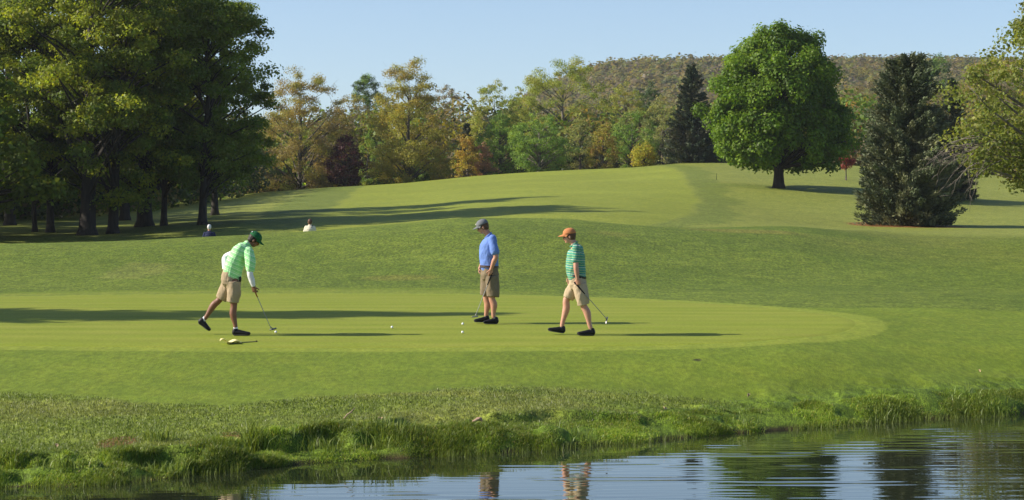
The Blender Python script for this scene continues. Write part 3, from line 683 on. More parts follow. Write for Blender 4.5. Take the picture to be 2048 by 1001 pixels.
# ------------------------------------------------------------------ woods as one mass
def wood(name, seed, pts, rad, hgt, pals, ncard, size, label, zlow=0.05, var=.25, nr=.6, q0=.35):
    rs = np.random.RandomState(seed); n = len(pts)
    z0 = H(pts[:, 0], pts[:, 1])
    ci = np.repeat(np.arange(n), ncard); m = len(ci)
    d = rs.normal(size=(m, 3)); d /= np.linalg.norm(d, axis=1, keepdims=True)
    q = q0 + (1 - q0) * rs.rand(m) ** 0.5
    lob = 0.75 + 0.5 * vnoise(d[:, 0] * 2 + ci * 3.1, d[:, 2] * 2.4 + d[:, 1], seed)
    hh = hgt[ci] * (1 - zlow) * 0.5
    P = np.stack([pts[ci, 0] + d[:, 0] * rad[ci] * q * lob, pts[ci, 1] + d[:, 1] * rad[ci] * q * lob, z0[ci] + hgt[ci] * zlow + hh + d[:, 2] * hh * q * lob], 1)
    colc = np.array([pals[i][rs.randint(len(pals[i]))] for i in rs.randint(0, len(pals), n)]) * rs.uniform(.88, 1.12, (n, 1)) * np.array([1.52, 1.47, 1.25])
    col = colc[ci] * rs.uniform(1 - var, 1 + var, (m, 1))
    s = size * rs.uniform(.6, 1.3, m)
    V, Fc = cards(rs, P, d * .8 + rs.normal(size=(m, 3)) * nr + np.array([0, 0, .3]), s * .6, s * .5)
    o = mesh_obj(name, V, Fc, M_LEAF, col=np.repeat(col, 4, axis=0)); tag(o, label, 'wood', kind='stuff'); return o

def build_woods():
    rs = np.random.RandomState(77)
    pts = []
    for _ in range(1500):
        D = 222 + 230 * rs.rand() ** 1.4; px = rs.uniform(-1300, 2750)
        pts.append(((px - 1024) * D / F, D))
    pts = np.array(pts); px = 1024 + F * pts[:, 0] / pts[:, 1]
    ytop = np.interp(px, [-1300, 0, 500, 560, 760, 900, 960, 1100, 1200, 1400, 1660, 1800, 2048, 2700], [200, 210, 230, 225, 205, 200, 205, 215, 215, 215, 190, 175, 185, 180]) + rs.uniform(-14, 45, len(pts))
    hg = HC + (YH - ytop) * pts[:, 1] / F - H(pts[:, 0], pts[:, 1])
    hg = np.clip(hg, 7, 24)
    wood('wood', 1, pts, rs.uniform(2.3, 4.2, len(pts)), hg, [P_BROWN, P_BROWN, P_GOLD, P_YGREEN, P_PALE, P_DARK, P_GREEN[:1]], 300, 0.42, 'mixed spring wood of bare and budding trees behind the fairway')
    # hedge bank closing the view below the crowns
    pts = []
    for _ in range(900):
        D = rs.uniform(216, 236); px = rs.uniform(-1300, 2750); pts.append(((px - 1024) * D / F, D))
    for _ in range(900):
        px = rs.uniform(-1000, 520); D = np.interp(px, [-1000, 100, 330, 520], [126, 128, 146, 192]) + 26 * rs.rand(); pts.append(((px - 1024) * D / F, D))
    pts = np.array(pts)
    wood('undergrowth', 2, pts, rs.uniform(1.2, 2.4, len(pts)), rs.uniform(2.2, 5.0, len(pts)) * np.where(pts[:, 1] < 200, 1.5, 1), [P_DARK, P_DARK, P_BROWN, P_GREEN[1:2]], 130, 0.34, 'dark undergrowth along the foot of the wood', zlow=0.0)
    # the wooded hill
    pts = []
    for _ in range(14000):
        D = 480 + 620 * rs.rand() ** 0.9; px = rs.uniform(620, 2700); pts.append(((px - 1024) * D / F, D))
    pts = np.array(pts)
    far = [[(0.120, 0.100, 0.068), (0.115, .095, .07)], [(0.11, 0.092, 0.072), (0.12, .10, .075)], [(0.13, 0.118, 0.052)], [(0.115, 0.122, 0.048), (.125, .125, .046)], [(0.10, 0.118, 0.050)], [(0.075, 0.090, 0.042)], [(0.14, .112, .05)]]
    wood('hill_wood', 3, pts, rs.uniform(1.9, 3.6, len(pts)), rs.uniform(6.0, 9.5, len(pts)), [far[0], far[0], far[1], far[2], far[2], far[3], far[4], far[3], far[5], far[6], far[4]], 46, 1.25, 'far wooded hill of bare brown and budding trees', var=.10, nr=.25, q0=.7)

# ------------------------------------------------------------------ grass blades
def blades(rs, P, hgt, wid, lean, col, name, label):
    n = len(P)
    a = rs.uniform(0, 2 * np.pi, n); side = np.stack([np.cos(a), np.sin(a), np.zeros(n)], 1) * wid[:, None]
    b = rs.uniform(0, 2 * np.pi, n); ln = np.stack([np.cos(b), np.sin(b), np.zeros(n)], 1) * (lean * hgt)[:, None]
    up = np.array([0, 0, 1.0])
    p0 = P - side; p1 = P + side
    mid = P + ln * 0.35 + up * (hgt * 0.6)[:, None]; m0 = mid - side * .75; m1 = mid + side * .75
    tip = P + ln + up * (hgt * np.sqrt(np.maximum(1 - lean * lean * .5, .2)))[:, None]; t0 = tip - side * .15; t1 = tip + side * .15
    V = np.stack([p0, p1, m1, m0, t1, t0], 1).reshape(-1, 3); i = np.arange(n)[:, None] * 6
    Fc = np.concatenate([i + np.array([[0, 1, 2, 3]]), i + np.array([[3, 2, 4, 5]])])
    o = mesh_obj(name, V, Fc, M_GRASS, col=np.repeat(col, 6, axis=0)); tag(o, label, 'grass', kind='stuff'); return o

def build_grass():
    rs = np.random.RandomState(9)
    # tall bank grass
    n = 340000
    X = rs.uniform(-8.5, 11.5, n); u = -0.12 + (0.95 + 0.5 * sm(3.0, -3.0, X)) * rs.rand(n) ** 1.25
    Y = shore(X) + u
    cl = fbm(X * 2.2, Y * 2.2, 61, 3); cl2 = fbm(X * 0.8, Y * 0.8, 63, 2)
    keep = rs.rand(n) < sm(0.30, 0.52, cl) * (0.35 + 0.65 * sm(2.1, 0.9, u + 0.5 * (cl2 - .5)))
    for (px, D_) in ((240, 24.2), (455, 24.5)):
        xx = (px - 1024) * D_ / F; keep &= np.hypot((X - xx) / .22, (Y - D_) / .5) > 1
    X = X[keep]; Y = Y[keep]; u = u[keep]; cl = cl[keep]; cl2 = cl2[keep]; n = len(X)
    left = sm(4.0, -4.0, X)
    hgt = (0.018 + (0.022 + 0.040 * left) * sm(0.40, 0.75, cl) + 0.022 * cl2) * rs.uniform(.6, 1.35, n) * (1 - .45 * sm(1.0, 2.1, u)) * (1 - .35 * sm(0.1, -.1, u))
    base = np.array([(0.075, 0.125, 0.018), (0.105, 0.155, 0.022), (0.14, 0.185, 0.03), (0.055, 0.095, 0.018), (0.19, 0.17, 0.07)])
    w = np.array([.32, .3, .18, .15, .05]); ci = rs.choice(5, n, p=w); bright = sm(.45, .8, fbm(X * 1.1 + 5, Y * 1.1, 66, 2))
    col = base[ci] * (1 - .3 + .7 * bright[:, None]) * rs.uniform(.8, 1.2, (n, 1))
    P = np.stack([X, Y, H(X, Y) - 0.01], 1)
    blades(rs, P, hgt, rs.uniform(.0022, .0045, n), rs.uniform(.15, .95, n), col * np.array([2.15, 2.0, 1.6]), 'bank_grass', 'long tufted grass growing on the pond bank')
    # bright tufts of tall blades
    Pt = []; ht = []
    for px, D_, k, h_, rr_ in ((508, 23.8, 160, .36, .12), (340, 22.3, 160, .14, .3), (320, 24.1, 90, .18, .14), (130, 21.8, 160, .15, .22), (1500, 27.3, 90, .12, .4), (1790, 28.9, 260, .14, .45), (1960, 29.9, 240, .14, .5), (640, 24.0, 130, .18, .3), (770, 24.6, 160, .18, .35), (1180, 25.6, 90, .13, .3)):
        xx = (px - 1024) * D_ / F
        x = xx + rs.normal(0, rr_ * .5, k); y = D_ + rs.normal(0, rr_ * .5, k); Pt.append(np.stack([x, y, H(x, y) - .01], 1)); ht.append(h_ * rs.uniform(.5, 1.15, k))
    Pt = np.concatenate(Pt); ht = np.concatenate(ht); n = len(Pt)
    col = np.array([(0.17, 0.22, 0.035), (0.13, 0.19, 0.03)])[rs.randint(0, 2, n)] * rs.uniform(.8, 1.2, (n, 1))
    blades(rs, Pt, ht, rs.uniform(.004, .008, n), rs.uniform(.1, .75, n), col, 'tall_grass', 'bright tall grass tufts standing out of the pond bank')
    # shoots in the shallows
    n = 4200; X = rs.uniform(-8, 11.5, n); u = -0.30 + .34 * rs.rand(n); Y = shore(X) + u
    k = vnoise(X * 1.5, X * 0 + 2, 71) > .38; X = X[k]; Y = Y[k]; n = len(X)
    blades(rs, np.stack([X, Y, np.full(n, -.03)], 1), rs.uniform(.05, .15, n), rs.uniform(.002, .0045, n), rs.uniform(0, .35, n), np.array([(0.12, 0.16, 0.03)]) * rs.uniform(.7, 1.3, (n, 1)), 'shoreline_shoots', 'thin green shoots standing in the shallow water along the bank')
    # short rough grass on the lawn towards the pond
    n = 330000; X = rs.uniform(-9, 13, n); u = 0.7 + 8.5 * rs.rand(n) ** 1.0; Y = shore(X) + u
    sd = green_sd(X, Y); k = (lawn_edge(X, Y, sd) > 0.1 + .5 * rs.rand(n)) & (Y < 36) & (rs.rand(n) < .45 + .9 * (fbm(X * 1.4, Y * 1.4, 67, 3) - .3))
    X = X[k]; Y = Y[k]; u = u[k]; n = len(X)
    dry = sm(.45, .65, fbm(X * .35 + 4, Y * .6, 9, 3))[:, None]
    col = (np.array([(0.12, 0.165, 0.03)]) * (1 - dry) + np.array([(0.165, 0.192, 0.055)]) * dry) * rs.uniform(.75, 1.35, (n, 1))
    pk = rs.rand(n) < .012; col[pk] = (0.42, 0.42, 0.30)
    blades(rs, np.stack([X, Y, H(X, Y) - .004], 1), rs.uniform(.018, .045, n), rs.uniform(.003, .006, n), rs.uniform(.2, .9, n), col, 'lawn_grass', 'short rough grass on the lawn between green and pond')

# ------------------------------------------------------------------ figures: volumes merged into one skin
class Body:
    """collects tapered volumes and melts them into one continuous surface"""
    def __init__(s): s.A = Acc()
    def limb(s, pts, rads, side=None, k=16, sub=4, cap=True):
        """pts: joints; rads: radius or (a, b) with b along side"""
        pts = [Vector(p) for p in pts]; rr = [(r, r) if not isinstance(r, tuple) else r for r in rads]
        P = []; Rr = []
        n = len(pts)
        for i in range(n - 1):
            p0 = pts[max(i - 1, 0)]; p1 = pts[i]; p2 = pts[i + 1]; p3 = pts[min(i + 2, n - 1)]
            for q in range(sub):
                t = q / sub
                P.append(0.5 * ((2 * p1) + (p2 - p0) * t + (2 * p0 - 5 * p1 + 4 * p2 - p3) * t * t + (3 * p1 - p0 - 3 * p2 + p3) * t ** 3))
                tt = t * t * (3 - 2 * t); Rr.append((rr[i][0] * (1 - tt) + rr[i + 1][0] * tt, rr[i][1] * (1 - tt) + rr[i + 1][1] * tt))
        P.append(pts[-1]); Rr.append(rr[-1])
        d0 = (P[1] - P[0]).normalized(); d1 = (P[-1] - P[-2]).normalized()
        rings = []
        if cap:
            for a in (80, 55, 28): rings.append((P[0] - d0 * math.sin(R(a)) * min(Rr[0]) * .9, math.cos(R(a)), Rr[0], d0))
        for i, p in enumerate(P):
            d = (P[min(i + 1, len(P) - 1)] - P[max(i - 1, 0)]).normalized(); rings.append((p, 1.0, Rr[i], d))
        if cap:
            for a in (28, 55, 80): rings.append((P[-1] + d1 * math.sin(R(a)) * min(Rr[-1]) * .9, math.cos(R(a)), Rr[-1], d1))
        V = []; Fc = []
        sd = Vector(side) if side is not None else None
        for (p, f, (a, b), d) in rings:
            if sd is None:
                x = d.orthogonal().normalized() if abs(d.y) > .95 else d.cross(Vector((0, 1, 0))).normalized()
                y = d.cross(x)
            else:
                y = (sd - d * sd.dot(d)).normalized(); x = y.cross(d).normalized()
            for j in range(k):
                t = 2 * math.pi * j / k; V.append(p + x * (math.cos(t) * a * f) + y * (math.sin(t) * b * f))
        m = len(rings)
        for i in range(m - 1):
            for j in range(k): Fc.append([i * k + j, i * k + (j + 1) % k, (i + 1) * k + (j + 1) % k, (i + 1) * k + j])
        Fc.append(list(range(k))[::-1]); Fc.append([(m - 1) * k + j for j in range(k)])
        s.A.add((V, Fc))
    def ell(s, c, axes, rad, k=16):
        """ellipsoid at c, axes = (x, y, z) unit vectors, rad = 3 radii"""
        c = Vector(c); V = []; Fc = []
        m = 10
        for i in range(1, m):
            ph = math.pi * i / m
            for j in range(k):
                t = 2 * math.pi * j / k
                V.append(c + axes[0] * (math.sin(ph) * math.cos(t) * rad[0]) + axes[1] * (math.sin(ph) * math.sin(t) * rad[1]) + axes[2] * (-math.cos(ph) * rad[2]))
        for i in range(m - 2):
            for j in range(k): Fc.append([i * k + j, i * k + (j + 1) % k, (i + 1) * k + (j + 1) % k, (i + 1) * k + j])
        Fc.append(list(range(k))[::-1]); Fc.append([(m - 2) * k + j for j in range(k)])
        s.A.add((V, Fc))
    def hand(s, wrist, direction, palm_n, thumb, curl=25, grip=False, scale=1.0):
        """direction: towards the fingertips, palm_n: out of the palm, thumb: side of the thumb"""
        d = Vector(direction).normalized(); pn = (Vector(palm_n) - d * Vector(palm_n).dot(d)).normalized(); th = (Vector(thumb) - d * Vector(thumb).dot(d) - pn * Vector(thumb).dot(pn)).normalized()
        w = Vector(wrist); k = scale
        s.limb([w - d * .02, w + d * .04 * k, w + d * .085 * k], [(.018 * k, .027 * k), (.017 * k, .040 * k), (.014 * k, .040 * k)], side=th, k=14)
        for i, (o, ln) in enumerate(((.030, .072), (.010, .080), (-.010, .075), (-.029, .058))):
            b = w + d * .082 * k + th * o * k; dd = d.copy(); pts = [b]
            c = R(curl * (1 + .12 * i))
            for q, fr in enumerate((.45, .32, .23)):
                ca = c * (.8 if q == 0 else 1.0); ax = dd.cross(pn).normalized()
                dd = (Matrix.Rotation(ca, 3, ax) @ dd).normalized(); 
                pts.append(pts[-1] + dd * ln * fr * k)
                pn2 = (Matrix.Rotation(ca, 3, ax) @ pn); pn_ = pn2
                pn, keep = pn_, pn
            s.limb(pts, [.0100 * k, .0092 * k, .0085 * k, .0075 * k], k=8, sub=2)
            pn = (Vector(palm_n) - d * Vector(palm_n).dot(d)).normalized()
        t0 = w + d * .028 * k + th * .028 * k; t1 = t0 + (th * .8 + d * .6 + pn * .35).normalized() * .040 * k
        t2 = t1 + (th * .25 + d * .8 + pn * (.9 if grip else .5)).normalized() * .032 * k
        t3 = t2 + ((-th * .5 + d * .4 + pn * .8) if grip else (d * .9 + pn * .4)).normalized() * .022 * k
        s.limb([t0, t1, t2, t3], [.0145 * k, .0115 * k, .0102 * k, .0088 * k], k=8, sub=2)
    def build(s, name, mat, parent, voxel=0.006, smooth=3, wrinkle=0.0, seed=0, wscale=18.0):
        me = bpy.data.meshes.new('tmp'); me.from_pydata(s.A.V, [], s.A.F)
        o = bpy.data.objects.new('tmp', me); COL.objects.link(o)
        r = o.modifiers.new('r', 'REMESH'); r.mode = 'VOXEL'; r.voxel_size = voxel; r.use_smooth_shade = True
        if smooth:
            q = o.modifiers.new('s', 'SMOOTH'); q.iterations = smooth; q.factor = 0.5
        dg = bpy.context.evaluated_depsgraph_get(); dg.update()
        m2 = bpy.data.meshes.new_from_object(o.evaluated_get(dg)); bpy.data.objects.remove(o); bpy.data.meshes.remove(me)
        if wrinkle:
            n = len(m2.vertices); co = np.empty(n * 3, np.float32); m2.vertices.foreach_get('co', co); co = co.reshape(-1, 3)
            nn = np.array([v.normal[:] for v in m2.vertices], np.float32)
            w = (fbm(co[:, 0] * wscale + co[:, 2] * wscale * .6, co[:, 1] * wscale + co[:, 2] * wscale * 0.8, seed, 3) - .5) * 2
            w2 = (fbm(co[:, 0] * wscale * 2.2 - co[:, 2] * wscale * .5, co[:, 2] * wscale * .7 + co[:, 1] * 9, seed + 9, 2) - .5) * 2
            co += nn * ((w + .6 * w2) * wrinkle)[:, None]
            m2.vertices.foreach_set('co', co.ravel()); m2.update()
        m2.name = name; m2.materials.clear(); m2.materials.append(mat)
        m2.polygons.foreach_set('use_smooth', np.ones(len(m2.polygons), dtype=bool))
        ob = bpy.data.objects.new(name, m2); COL.objects.link(ob); ob.parent = parent
        return ob

def stripes_mat(name, axis, origin, period, ramp, rough=0.85):
    """horizontal woven bands across the garment along its own length axis"""
    m, nt, out = nmat(name)
    tc = N(nt, 'ShaderNodeTexCoord'); sub = N(nt, 'ShaderNodeVectorMath', operation='DOT_PRODUCT')
    sub.inputs[1].default_value = axis; L(nt, tc.outputs['Object'], sub.inputs[0])
    no = N(nt, 'ShaderNodeTexNoise'); no.inputs['Scale'].default_value = 9; L(nt, tc.outputs['Object'], no.inputs['Vector'])
    nm = N(nt, 'ShaderNodeMath', operation='MULTIPLY'); nm.inputs[1].default_value = 0.03; L(nt, no.outputs['Fac'], nm.inputs[0])
    ad = N(nt, 'ShaderNodeMath', operation='ADD'); L(nt, sub.outputs['Value'], ad.inputs[0]); L(nt, nm.outputs[0], ad.inputs[1])
    dv = N(nt, 'ShaderNodeMath', operation='DIVIDE'); dv.inputs[1].default_value = period; L(nt, ad.outputs[0], dv.inputs[0])
    fr = N(nt, 'ShaderNodeMath', operation='FRACT'); L(nt, dv.outputs[0], fr.inputs[0])
    cr = N(nt, 'ShaderNodeValToRGB'); cr.color_ramp.interpolation = 'CONSTANT'
    els = cr.color_ramp.elements
    els[0].position = 0; els[0].color = (*ramp[0][1], 1); els[1].position = ramp[1][0]; els[1].color = (*ramp[1][1], 1)
    for p_, c_ in ramp[2:]:
        e = els.new(p_); e.color = (*c_, 1)
    L(nt, fr.outputs[0], cr.inputs['Fac'])
    p = N(nt, 'ShaderNodeBsdfPrincipled'); p.inputs['Roughness'].default_value = rough; p.inputs['Specular IOR Level'].default_value = .2
    p.inputs['Sheen Weight'].default_value = .1
    L(nt, cr.outputs['Color'], p.inputs['Base Color']); L(nt, p.outputs['BSDF'], out.inputs['Surface'])
    return m

M = {}
def build_mats():
    def skin(n, c):
        m = simple_mat(n, c, 0.5, 0.35, 0.08, 40, 0.03)
        p = [x for x in m.node_tree.nodes if x.type == 'BSDF_PRINCIPLED'][0]
        p.inputs['Subsurface Weight'].default_value = 0.08; p.inputs['Subsurface Radius'].default_value = (.02, .008, .004); return m
    M['skin_fair'] = skin('skin_fair', (0.50, 0.26, 0.18)); M['skin_mid'] = skin('skin_mid', (0.44, 0.22, 0.14)); M['skin_tan'] = skin('skin_tan', (0.20, 0.09, 0.055))
    M['khaki'] = simple_mat('khaki_cotton', (0.34, 0.265, 0.175), .9, .15, .10, 25, .1)
    M['khaki_light'] = simple_mat('light_khaki_cotton', (0.42, 0.33, 0.22), .9, .15, .10, 25, .1)
    M['olive'] = simple_mat('olive_khaki_cotton', (0.185, 0.145, 0.095), .9, .15, .15, 22, .12)
    M['blue'] = simple_mat('blue_pique', (0.13, 0.22, 0.54), .85, .2, .07, 30, .05)
    M['white'] = simple_mat('white_knit', (0.68, 0.68, 0.72), .85, .2, .05, 30, .05)
    M['black'] = simple_mat('black_leather', (0.006, 0.006, 0.008), .45, .25, .2, 30, .05)
    M['belt'] = simple_mat('dark_belt_leather', (0.018, 0.014, 0.016), .45, .4, .1, 30)
    M['beltbrown'] = simple_mat('brown_belt_leather', (0.05, 0.028, 0.022), .45, .4, .1, 30)
    M['sole'] = simple_mat('shoe_sole', (0.07, 0.07, 0.075), .8, .3, .1, 30)
    M['cap_green'] = simple_mat('green_cap_cloth', (0.010, 0.10, 0.035), .85, .2, .08, 40)
    M['cap_grey'] = simple_mat('grey_cap_cloth', (0.15, 0.16, 0.175), .85, .2, .1, 40)
    M['cap_orange'] = simple_mat('orange_cap_cloth', (0.47, 0.185, 0.075), .85, .2, .08, 40)
    M['hair_dark'] = simple_mat('dark_hair', (0.018, 0.013, 0.010), .6, .3, .3, 80); M['hair_brown'] = simple_mat('brown_hair', (0.09, 0.045, 0.022), .6, .3, .3, 80)
    M['hair_white'] = simple_mat('white_hair', (0.62, 0.62, 0.64), .6, .3, .1, 80)
    M['glass'] = simple_mat('dark_lens', (0.008, 0.008, 0.010), .12, .6, 0, 10)
    M['lip'] = simple_mat('lips', (0.30, 0.11, 0.09), .5, .3, .05, 50); M['eye'] = simple_mat('eye_dark', (0.03, 0.02, 0.015), .2, .5, .05, 50)
    M['steel'] = simple_mat('brushed_steel', (0.30, 0.30, 0.30), .55, .5, .08, 60, 0, 1.0)
    M['darksteel'] = simple_mat('dark_steel', (0.09, 0.09, 0.10), .35, .5, .08, 60, 0, .8)
    M['grip_orange'] = simple_mat('orange_rubber_grip', (0.30, 0.10, 0.03), .8, .2, .1, 60); M['grip_black'] = simple_mat('black_rubber_grip', (0.012, 0.012, 0.014), .8, .2, .1, 60)
    M['ball'] = simple_mat('golf_ball_white', (0.80, 0.80, 0.80), .3, .5, .04, 200)
    M['flag'] = simple_mat('yellow_flag_cloth', (0.80, 0.70, 0.34), .85, .2, .15, 25)
    M['flag_far'] = simple_mat('yellow_pennant_cloth', (0.45, 0.55, 0.03), .85, .2, .05, 5)
    M['navy'] = simple_mat('navy_cotton', (0.018, 0.024, 0.065), .9, .2, .1, 30); M['cream'] = simple_mat('cream_cotton', (0.62, 0.58, 0.45), .9, .2, .08, 14)
    M['strap'] = simple_mat('black_strap', (0.015, 0.015, 0.015), .7, .2, .1, 30)
    M['stripe_mint'] = stripes_mat('mint_striped_knit', (-0.42, 0.0, -0.90), 0, 0.078, [(0, (0.28, 0.66, 0.27)), (0.46, (0.60, 0.82, 0.55)), (0.54, (0.33, 0.70, 0.30)), (0.80, (0.70, 0.84, 0.64)), (0.90, (0.30, 0.66, 0.32))])
    M['stripe_teal'] = stripes_mat('teal_striped_knit', (0.10, 0.0, 1.0), 0, 0.118, [(0, (0.05, 0.22, 0.17)), (0.16, (0.52, 0.52, 0.16)), (0.20, (0.06, 0.27, 0.23)), (0.40, (0.11, 0.30, 0.15)), (0.52, (0.55, 0.60, 0.55)), (0.58, (0.04, 0.20, 0.16)), (0.74, (0.08, 0.29, 0.25)), (0.82, (0.45, 0.50, 0.17)), (0.86, (0.08, 0.27, 0.15))])

class Fig:
    """a person; joints are given by picture row/column at the person's own distance, plus depth in metres"""
    def __init__(s, D, px, py, label):
        s.D = D; s.o = Vector(((px - 1024) * D / F, D, 0)); s.o.z = Hs(s.o.x, D) + 0.010
        s.dz = s.o.z - (HC + (YH - py) * D / F)
        s.root = empty('person', s.o); tag(s.root, label, 'person')
    def __call__(s, px, py, dy=0.0):
        D = s.D; return Vector(((px - 1024) * D / F, D + dy, HC + (YH - py) * D / F + s.dz)) - s.o

def head(f, c, fwd, up, skin_body, cap=None, hair=None, glasses=False, scale=1.0, eyes=True, hair_len=0.0, logo=None):
    """adds the skull to skin_body and builds cap, hair, glasses as parts"""
    fw = Vector(fwd).normalized(); u = Vector(up); u = (u - fw * u.dot(fw)).normalized(); sd = u.cross(fw).normalized(); k = scale
    def q(a, b, c_): return c + fw * a * k + sd * b * k + u * c_ * k
    ax = (fw, sd, u)
    skin_body.ell(q(-.012, 0, .025), ax, (.096 * k, .076 * k, .098 * k))
    skin_body.ell(q(.022, 0, -.030), ax, (.066 * k, .060 * k, .078 * k))
    skin_body.ell(q(.048, 0, -.083), ax, (.030 * k, .032 * k, .024 * k))     # chin
    skin_body.limb([q(.078, 0, .012), q(.098, 0, -.022), q(.090, 0, -.034)], [.010 * k, .013 * k, .012 * k], k=8)   # nose
    skin_body.ell(q(.080, 0, .032), ax, (.016 * k, .050 * k, .010 * k))      # brow
    skin_body.ell(q(.078, 0, -.056), ax, (.012 * k, .024 * k, .008 * k))
    for t in (-1, 1):
        skin_body.ell(q(-.008, t * .076, -.012), ax, (.018 * k, .010 * k, .030 * k))   # ears
        skin_body.ell(q(.056, t * .036, -.026), ax, (.022 * k, .020 * k, .022 * k))    # cheek
    b = Body(); b.ell(q(.087, 0, -.057), ax, (.007 * k, .021 * k, .0065 * k)); b.build('mouth', M['lip'], f.root, .003, 1)
    if eyes:
        for t in (-1, 1):
            b = Body(); b.ell(q(.076, t * .031, .006), ax, (.010 * k, .012 * k, .008 * k)); b.build('eye', M['eye'], f.root, .003, 1)
    if hair:
        b = Body(); b.ell(q(-.024, 0, .022), ax, (.096 * k, .083 * k, .102 * k)); b.ell(q(-.045, 0, -.028), ax, (.062 * k, .070 * k, .060 * k))
        if not cap: b.ell(q(.010, 0, .062), ax, (.085 * k, .076 * k, .066 * k))
        for t in (-1, 1): b.ell(q(.018, t * .071, .012), ax, (.018 * k, .010 * k, .026 * k))
        b.build('hair', hair, f.root, .005, 2, .002, 3, 60)
    if cap:
        V = []; Fc = []; n = 20; rows = 8
        for i in range(rows + 1):
            ph = (math.pi / 2) * i / rows * 1.0
            for j in range(n):
                t = 2 * math.pi * j / n; cr_ = math.cos(ph) ** .75 if i < rows else .02
                V.append(q(-.014 + math.cos(t) * .110 * cr_, math.sin(t) * .092 * cr_, .040 + math.sin(ph) * .098 - .012 * math.cos(t) * (1 - i / rows) * 0))
        for i in range(rows):
            for j in range(n): Fc.append([i * n + j, i * n + (j + 1) % n, (i + 1) * n + (j + 1) % n, (i + 1) * n + j])
        Fc.append([rows * n + j for j in range(n)]); Fc.append([j for j in range(n)][::-1])
        cp = mesh_obj('cap', np.array(V), Fc, cap, f.root, smooth=True)
        V = []; Fc = []; n = 13
        for lay, dz in ((0, .004), (1, -.003)):
            for i in range(n):
                t = math.pi * (i / (n - 1) - .5) * .92
                V.append(q(-.014 + math.cos(t) * .104, math.sin(t) * .088, .046 + dz)); V.append(q(.018 + math.cos(t) * .158, math.sin(t) * .080, .034 + dz - .020 * math.sin(t) ** 2 - .006))
        m = 2 * n
        for i in range(n - 1):
            a = 2 * i; Fc.append([a, a + 1, a + 3, a + 2]); Fc.append([m + a, m + a + 2, m + a + 3, m + a + 1]); Fc.append([a + 1, m + a + 1, m + a + 3, a + 3])
        mesh_obj('brim', np.array(V), Fc, cap, cp, smooth=True)
        b = Body(); b.ell(q(-.014, 0, .139), ax, (.008, .008, .005)); b.build('cap_button', cap, cp, .003, 1)
        if logo:
            b = Body(); b.ell(q(*logo[0]), ax, logo[1]); b.build('cap_emblem', logo[2], cp, .003, 1)
    if glasses:
        b = Body()
        for t in (-1, 1):
            b.ell(q(.086, t * .031, .004), ax, (.009, .027, .017)); b.limb([q(.080, t * .056, .010), q(.04, t * .076, .010), q(-.005, t * .082, .006)], [.005, .004, .003], k=6)
        b.limb([q(.092, -.012, .008), q(.092, .012, .008)], [.004, .004], k=6)
        b.build('sunglasses', M['glass'], f.root, .0035, 1)

def shoe(f, heel, toe, up=(0, 0, 1), width=.048, mat=None):
    """heel and toe: sole points on the ground"""
    h = Vector(heel); t = Vector(toe); d = (t - h); ln = d.length; d.normalize(); u = Vector(up); u = (u - d * u.dot(d)).normalized(); s = d.cross(u)
    def q(a, b, c): return h + d * a * ln + s * b + u * c
    b = Body()
    b.limb([q(.10, 0, .048), q(.30, 0, .056), q(.55, 0, .046), q(.78, 0, .037), q(.90, 0, .034)], [(.044, .038), (.050, .042), (.040, .047), (.032, .049), (.027, .042)], side=s, k=16)
    b.limb([q(.14, 0, .05), q(.17, 0, .098)], [(.050, .042), (.046, .040)], side=s, k=16)
    b.limb([q(.42, 0, .075), q(.62, 0, .058)], [(.012, .020), (.010, .018)], side=s, k=10)
    sh = b.build('shoe', mat or M['black'], f.root, .005, 3)
    b = Body(); b.limb([q(.10, 0, .012), q(.35, 0, .013), q(.7, 0, .012), q(.90, 0, .014)], [(.010, .040), (.010, .038), (.010, .050), (.010, .040)], side=s, k=16)
    b.build('sole', M['sole'], sh, .005, 1)
    b = Body()
    for i in range(4): b.limb([q(.40 + .07 * i, -.018, .092 - .009 * i), q(.42 + .07 * i, .018, .091 - .009 * i)], [.003, .003], k=6, sub=1)
    b.build('laces', M['belt'], sh, .003, 0)
    return sh
def sock(f, ankle, top, mat, r=.042):
    b = Body(); b.limb([ankle, top], [(r, r * .9), (r * .95, r * .9)], k=14); b.build('sock', mat, f.root, .005, 1)

